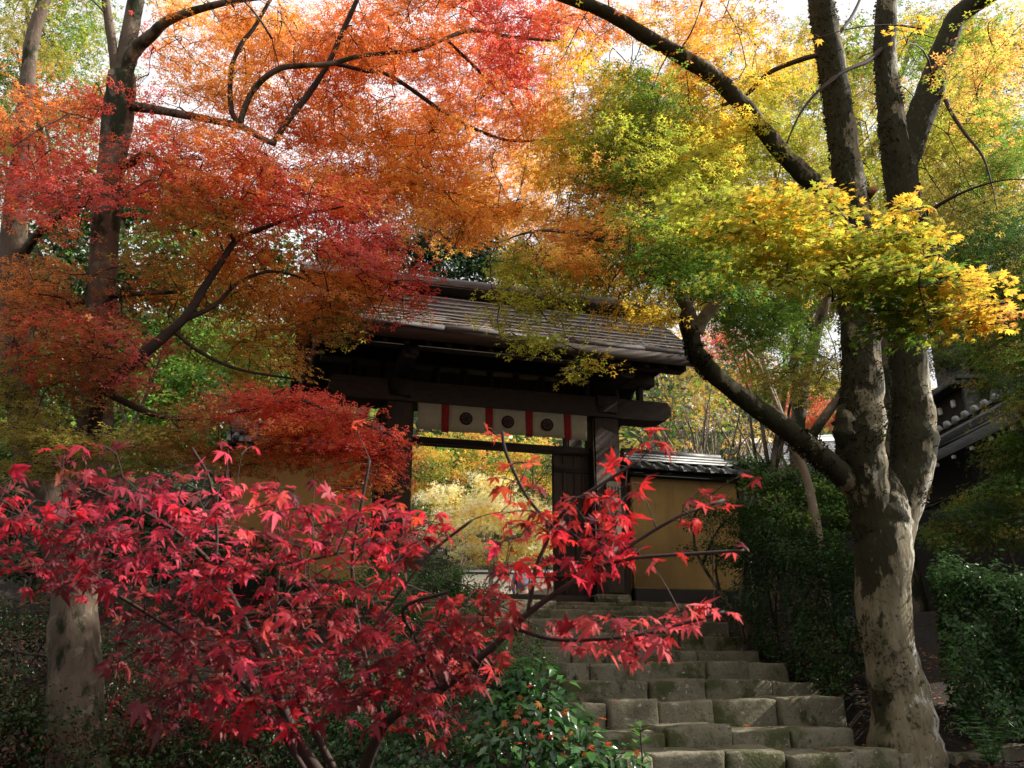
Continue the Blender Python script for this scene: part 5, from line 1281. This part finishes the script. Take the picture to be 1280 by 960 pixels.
sz_ = RNG.uniform(.055, .085, n); C = jitter(np.array([(.035, .10, .025), (.05, .13, .03), (.025, .065, .02)])[RNG.integers(0, 3, n)], .2, .08)
px, py, w = proj(P); o_ = -(P[:, 1]) * 1.0
idx = np.argsort(np.where((py < 955) & (px > 560), P[:, 1] - Nn[:, 2] * .1, 99))[:300]
single_leaves(cm, P[idx], Nn[idx], Ff[idx], sz_[idx], C[idx], 'camellia')
m = np.ones(n, bool); m[idx] = False
leaves('foliage', P[m], Nn[m], Ff[m], sz_[m], C[m], M['glossy'], blade(.24, .3), cm)
CAUGHT = idx[RNG.integers(0, 300, 46)]; CP, CN = P[CAUGHT] + Nn[CAUGHT] * .03 + np.array([0, -.02, .02]), Nn[CAUGHT]
settle(cm, tuple(cb))
print('camellia', n)

pl = root_at('seedling', 'small upright evergreen seedling with pointed leaves in front of the lowest step', 'plant')
c0_ = at(800, 965, 5.3)
b_ = MB(); g_ = gz(c0_[0], c0_[1]); top = at(800, 908, 5.3)
b_.tube(spline(np.array([[c0_[0], c0_[1], g_ - .05], [c0_[0] + .02, c0_[1], (g_ + top[2]) / 2], top]), 5), np.linspace(.008, .004, 11), 6); b_.build('stem', M['twig'], pl)
for i in range(34):
    u = RNG.uniform(.35, 1) ** .7; p = np.array([c0_[0], c0_[1], g_]) * (1 - u) + top * u; a = i * 2.4
    single_leaves(pl, p[None], np.array([[cos(a) * -.4, sin(a) * -.4, .8]]), np.array([[cos(a), sin(a), .7]]), np.array([RNG.uniform(.07, .11)]), np.array([(.09, .2, .04)]) * RNG.uniform(.7, 1.2), 'camellia')
settle(pl, (float(c0_[0]), float(c0_[1]), g_))

# fern right of the trunk
fn = root_at('fern', 'dark fern under the hedge right of the maple trunk base', 'plant')
c0_ = np.array(foot(1200, 8.5))
for i in range(12):
    a = i * 2 * pi / 12 + RNG.uniform(-.2, .2); L_ = RNG.uniform(.4, .6); tt = np.linspace(0, 1, 14)
    ax = c0_ + np.outer(tt * L_ * .8, [cos(a), sin(a), 0]) + np.outer(np.sin(tt * 2.2) * L_ * .75, [0, 0, 1])
    sidev = np.array([-sin(a), cos(a), 0]); V, T = [], []
    for s_ in (-1, 1):
        for q in range(1, 13):
            l = .11 * (1 - tt[q] * .8); k = len(V); f = ax[q + 1] - ax[q - 1]; f /= np.linalg.norm(f)
            V += [ax[q] - f * .012, ax[q] + f * .014, ax[q] + sidev * s_ * l + f * .03 - np.array([0, 0, .02])]; T.append((k, k + 1, k + 2))
    b_ = MB(); b_.add(V, T); b_.tube(ax, np.linspace(.004, .001, 14), 4)
    o = b_.build('frond', None, fn); me = o.data
    ca = me.attributes.new('Col', 'FLOAT_COLOR', 'POINT'); ca.data.foreach_set('color', np.tile(np.array([.05, .11, .03, 1], np.float32), len(me.vertices))); me.materials.append(M['evergreen'])
settle(fn, tuple(c0_))

# fallen leaves on soil, steps and roofs
n = 16000
X = RNG.uniform(-7, 5.5, n); Y = RNG.uniform(3.5, 13.2, n)
s, t = local(np.stack([X, Y, Y * 0], -1))
on = (s > -.6) & (s < 2.7) & (t > -6) & (t < .8)
zst = np.array(STEP_Z)[np.clip(np.searchsorted(np.array(STEP_T), t) - 1, 0, 10)]
Z = np.where(on & (t > STEP_T[0]), zst + .014, gfun(X, Y) + .02)
keep = (~on) | (RNG.uniform(0, 1, n) < .13)
X, Y, Z = X[keep], Y[keep], Z[keep]; n = len(X)
leaves('fallen_leaves', np.stack([X, Y, Z], -1), unit(np.array([0, 0, 1.0]) + RNG.normal(0, .25, (n, 3))), unit(RNG.normal(0, 1, (n, 3)) * [1, 1, .1]), RNG.uniform(.025, .045, n), jitter(np.array([BRN, RED, (.20, .06, .03), ROR, (.25, .12, .05), ORG])[RNG.integers(0, 6, n)], .3, .1), M['leaf'], star(5, False, .15))
n = 800
s, t = RNG.uniform(-2.7, 3.0, n), -1.42 + 1.6 * RNG.uniform(0, 1, n) ** 1.8
P = G + 1.025 * (np.outer(s, UX) + np.outer(t, UY) + np.outer(np.array([roof_z(q) for q in t]) + .05, [0, 0, 1]))
nr = np.array(unit(-UY * .6 + np.array([0, 0, .8])))
leaves('roof_leaf_litter', P, unit(nr + RNG.normal(0, .25, (n, 3))), unit(RNG.normal(0, 1, (n, 3))), RNG.uniform(.025, .05, n), jitter(np.array([(.6, .5, .35), (.5, .3, .12), YEL, (.65, .58, .48)])[RNG.integers(0, 4, n)], .2, .1), M['leaf'], star(5, False, .15))
n = len(CP); P = CP
leaves('caught_leaves', P, unit(np.array([0, -.5, .8]) + RNG.normal(0, .4, (n, 3))), unit(RNG.normal(0, 1, (n, 3))), RNG.uniform(.022, .036, n), jitter(np.array([(.6, .12, .03), (.5, .05, .03), (.6, .2, .04), (.3, .09, .03)])[RNG.integers(0, 4, n)], .2, .1), M['leaf_near'], star(7, True, .3))

# wooded slope far behind, and unseen woods added to cut the sky light
def woods(name, X, Y, cxs, cys, hmul, size, pal):
    n = len(X)
    cell = np.floor(X / cxs) * 57.31 + np.floor(Y / cys) * 13.17
    hh = np.abs(np.sin(cell * 12.9898) * 43758.5453) % 1
    cx, cy = (np.floor(X / cxs) + .5) * cxs + (hh - .5) * 2, (np.floor(Y / cys) + .5) * cys
    v = unit(RNG.normal(0, 1, (n, 3))) * RNG.uniform(.55, 1.05, (n, 1)) * np.array([cxs * .66, cxs * .66, cxs * hmul])
    P = np.stack([cx + v[:, 0], cy + v[:, 1], gfun(cx, cy) + cxs * hmul * .9 + hh * 3.0 + v[:, 2]], -1)
    C = np.array(pal)[(hh * (len(pal) - .01)).astype(int)]
    leaves(name, P, unit(v + RNG.normal(0, .4, (n, 3))), unit(RNG.normal(0, 1, (n, 3))), RNG.uniform(.7, 1.3, n) * size, jitter(C, .22, .1), M['evergreen'], blade(.34, .2))


n = 110000
X = RNG.uniform(-62, 62, n); Y = 31 + 40 * RNG.uniform(0, 1, n) ** 1.4
woods('far_woods', X, Y, 3.4, 5.0, 1.0, .36, [DGR, (.04, .09, .03), (.06, .12, .03), OLV, DGR, (.05, .08, .04), GRN, (.4, .3, .05)])
n = 42000
A_ = RNG.uniform(radians(140), radians(335), n); R_ = RNG.uniform(8, 16, n)
X, Y = np.cos(A_) * R_ - 2, np.sin(A_) * R_ - 1.5
woods('unseen_shade_woods', X, Y, 3.4, 3.4, 1.5, .32, [DGR, (.04, .09, .03), (.06, .12, .03)])


LAB = {'fallen_leaves': ('red and brown fallen maple leaves strewn over the soil and stone steps', 'fallen leaves'),
       'roof_leaf_litter': ('pale dry leaves lying on the shingles of the gate roof', 'fallen leaves'),
       'caught_leaves': ('orange red maple leaves caught on the glossy camellia bush', 'fallen leaves'),
       'far_woods': ('dark green wooded hillside rising behind the gate and temple', 'woods'),
       'unseen_shade_woods': ('dark unseen woods added behind the camera to cut sky light', 'woods'),
       'ground': ('dark soil bank strewn with leaf litter on both sides of the steps', 'ground'),
       'stone_steps': ('mossy rough stone steps climbing to the gate', 'steps')}
for nm, (lab, cat) in LAB.items():
    o = bpy.data.objects.get(nm)
    if o: tag(o, lab, cat)
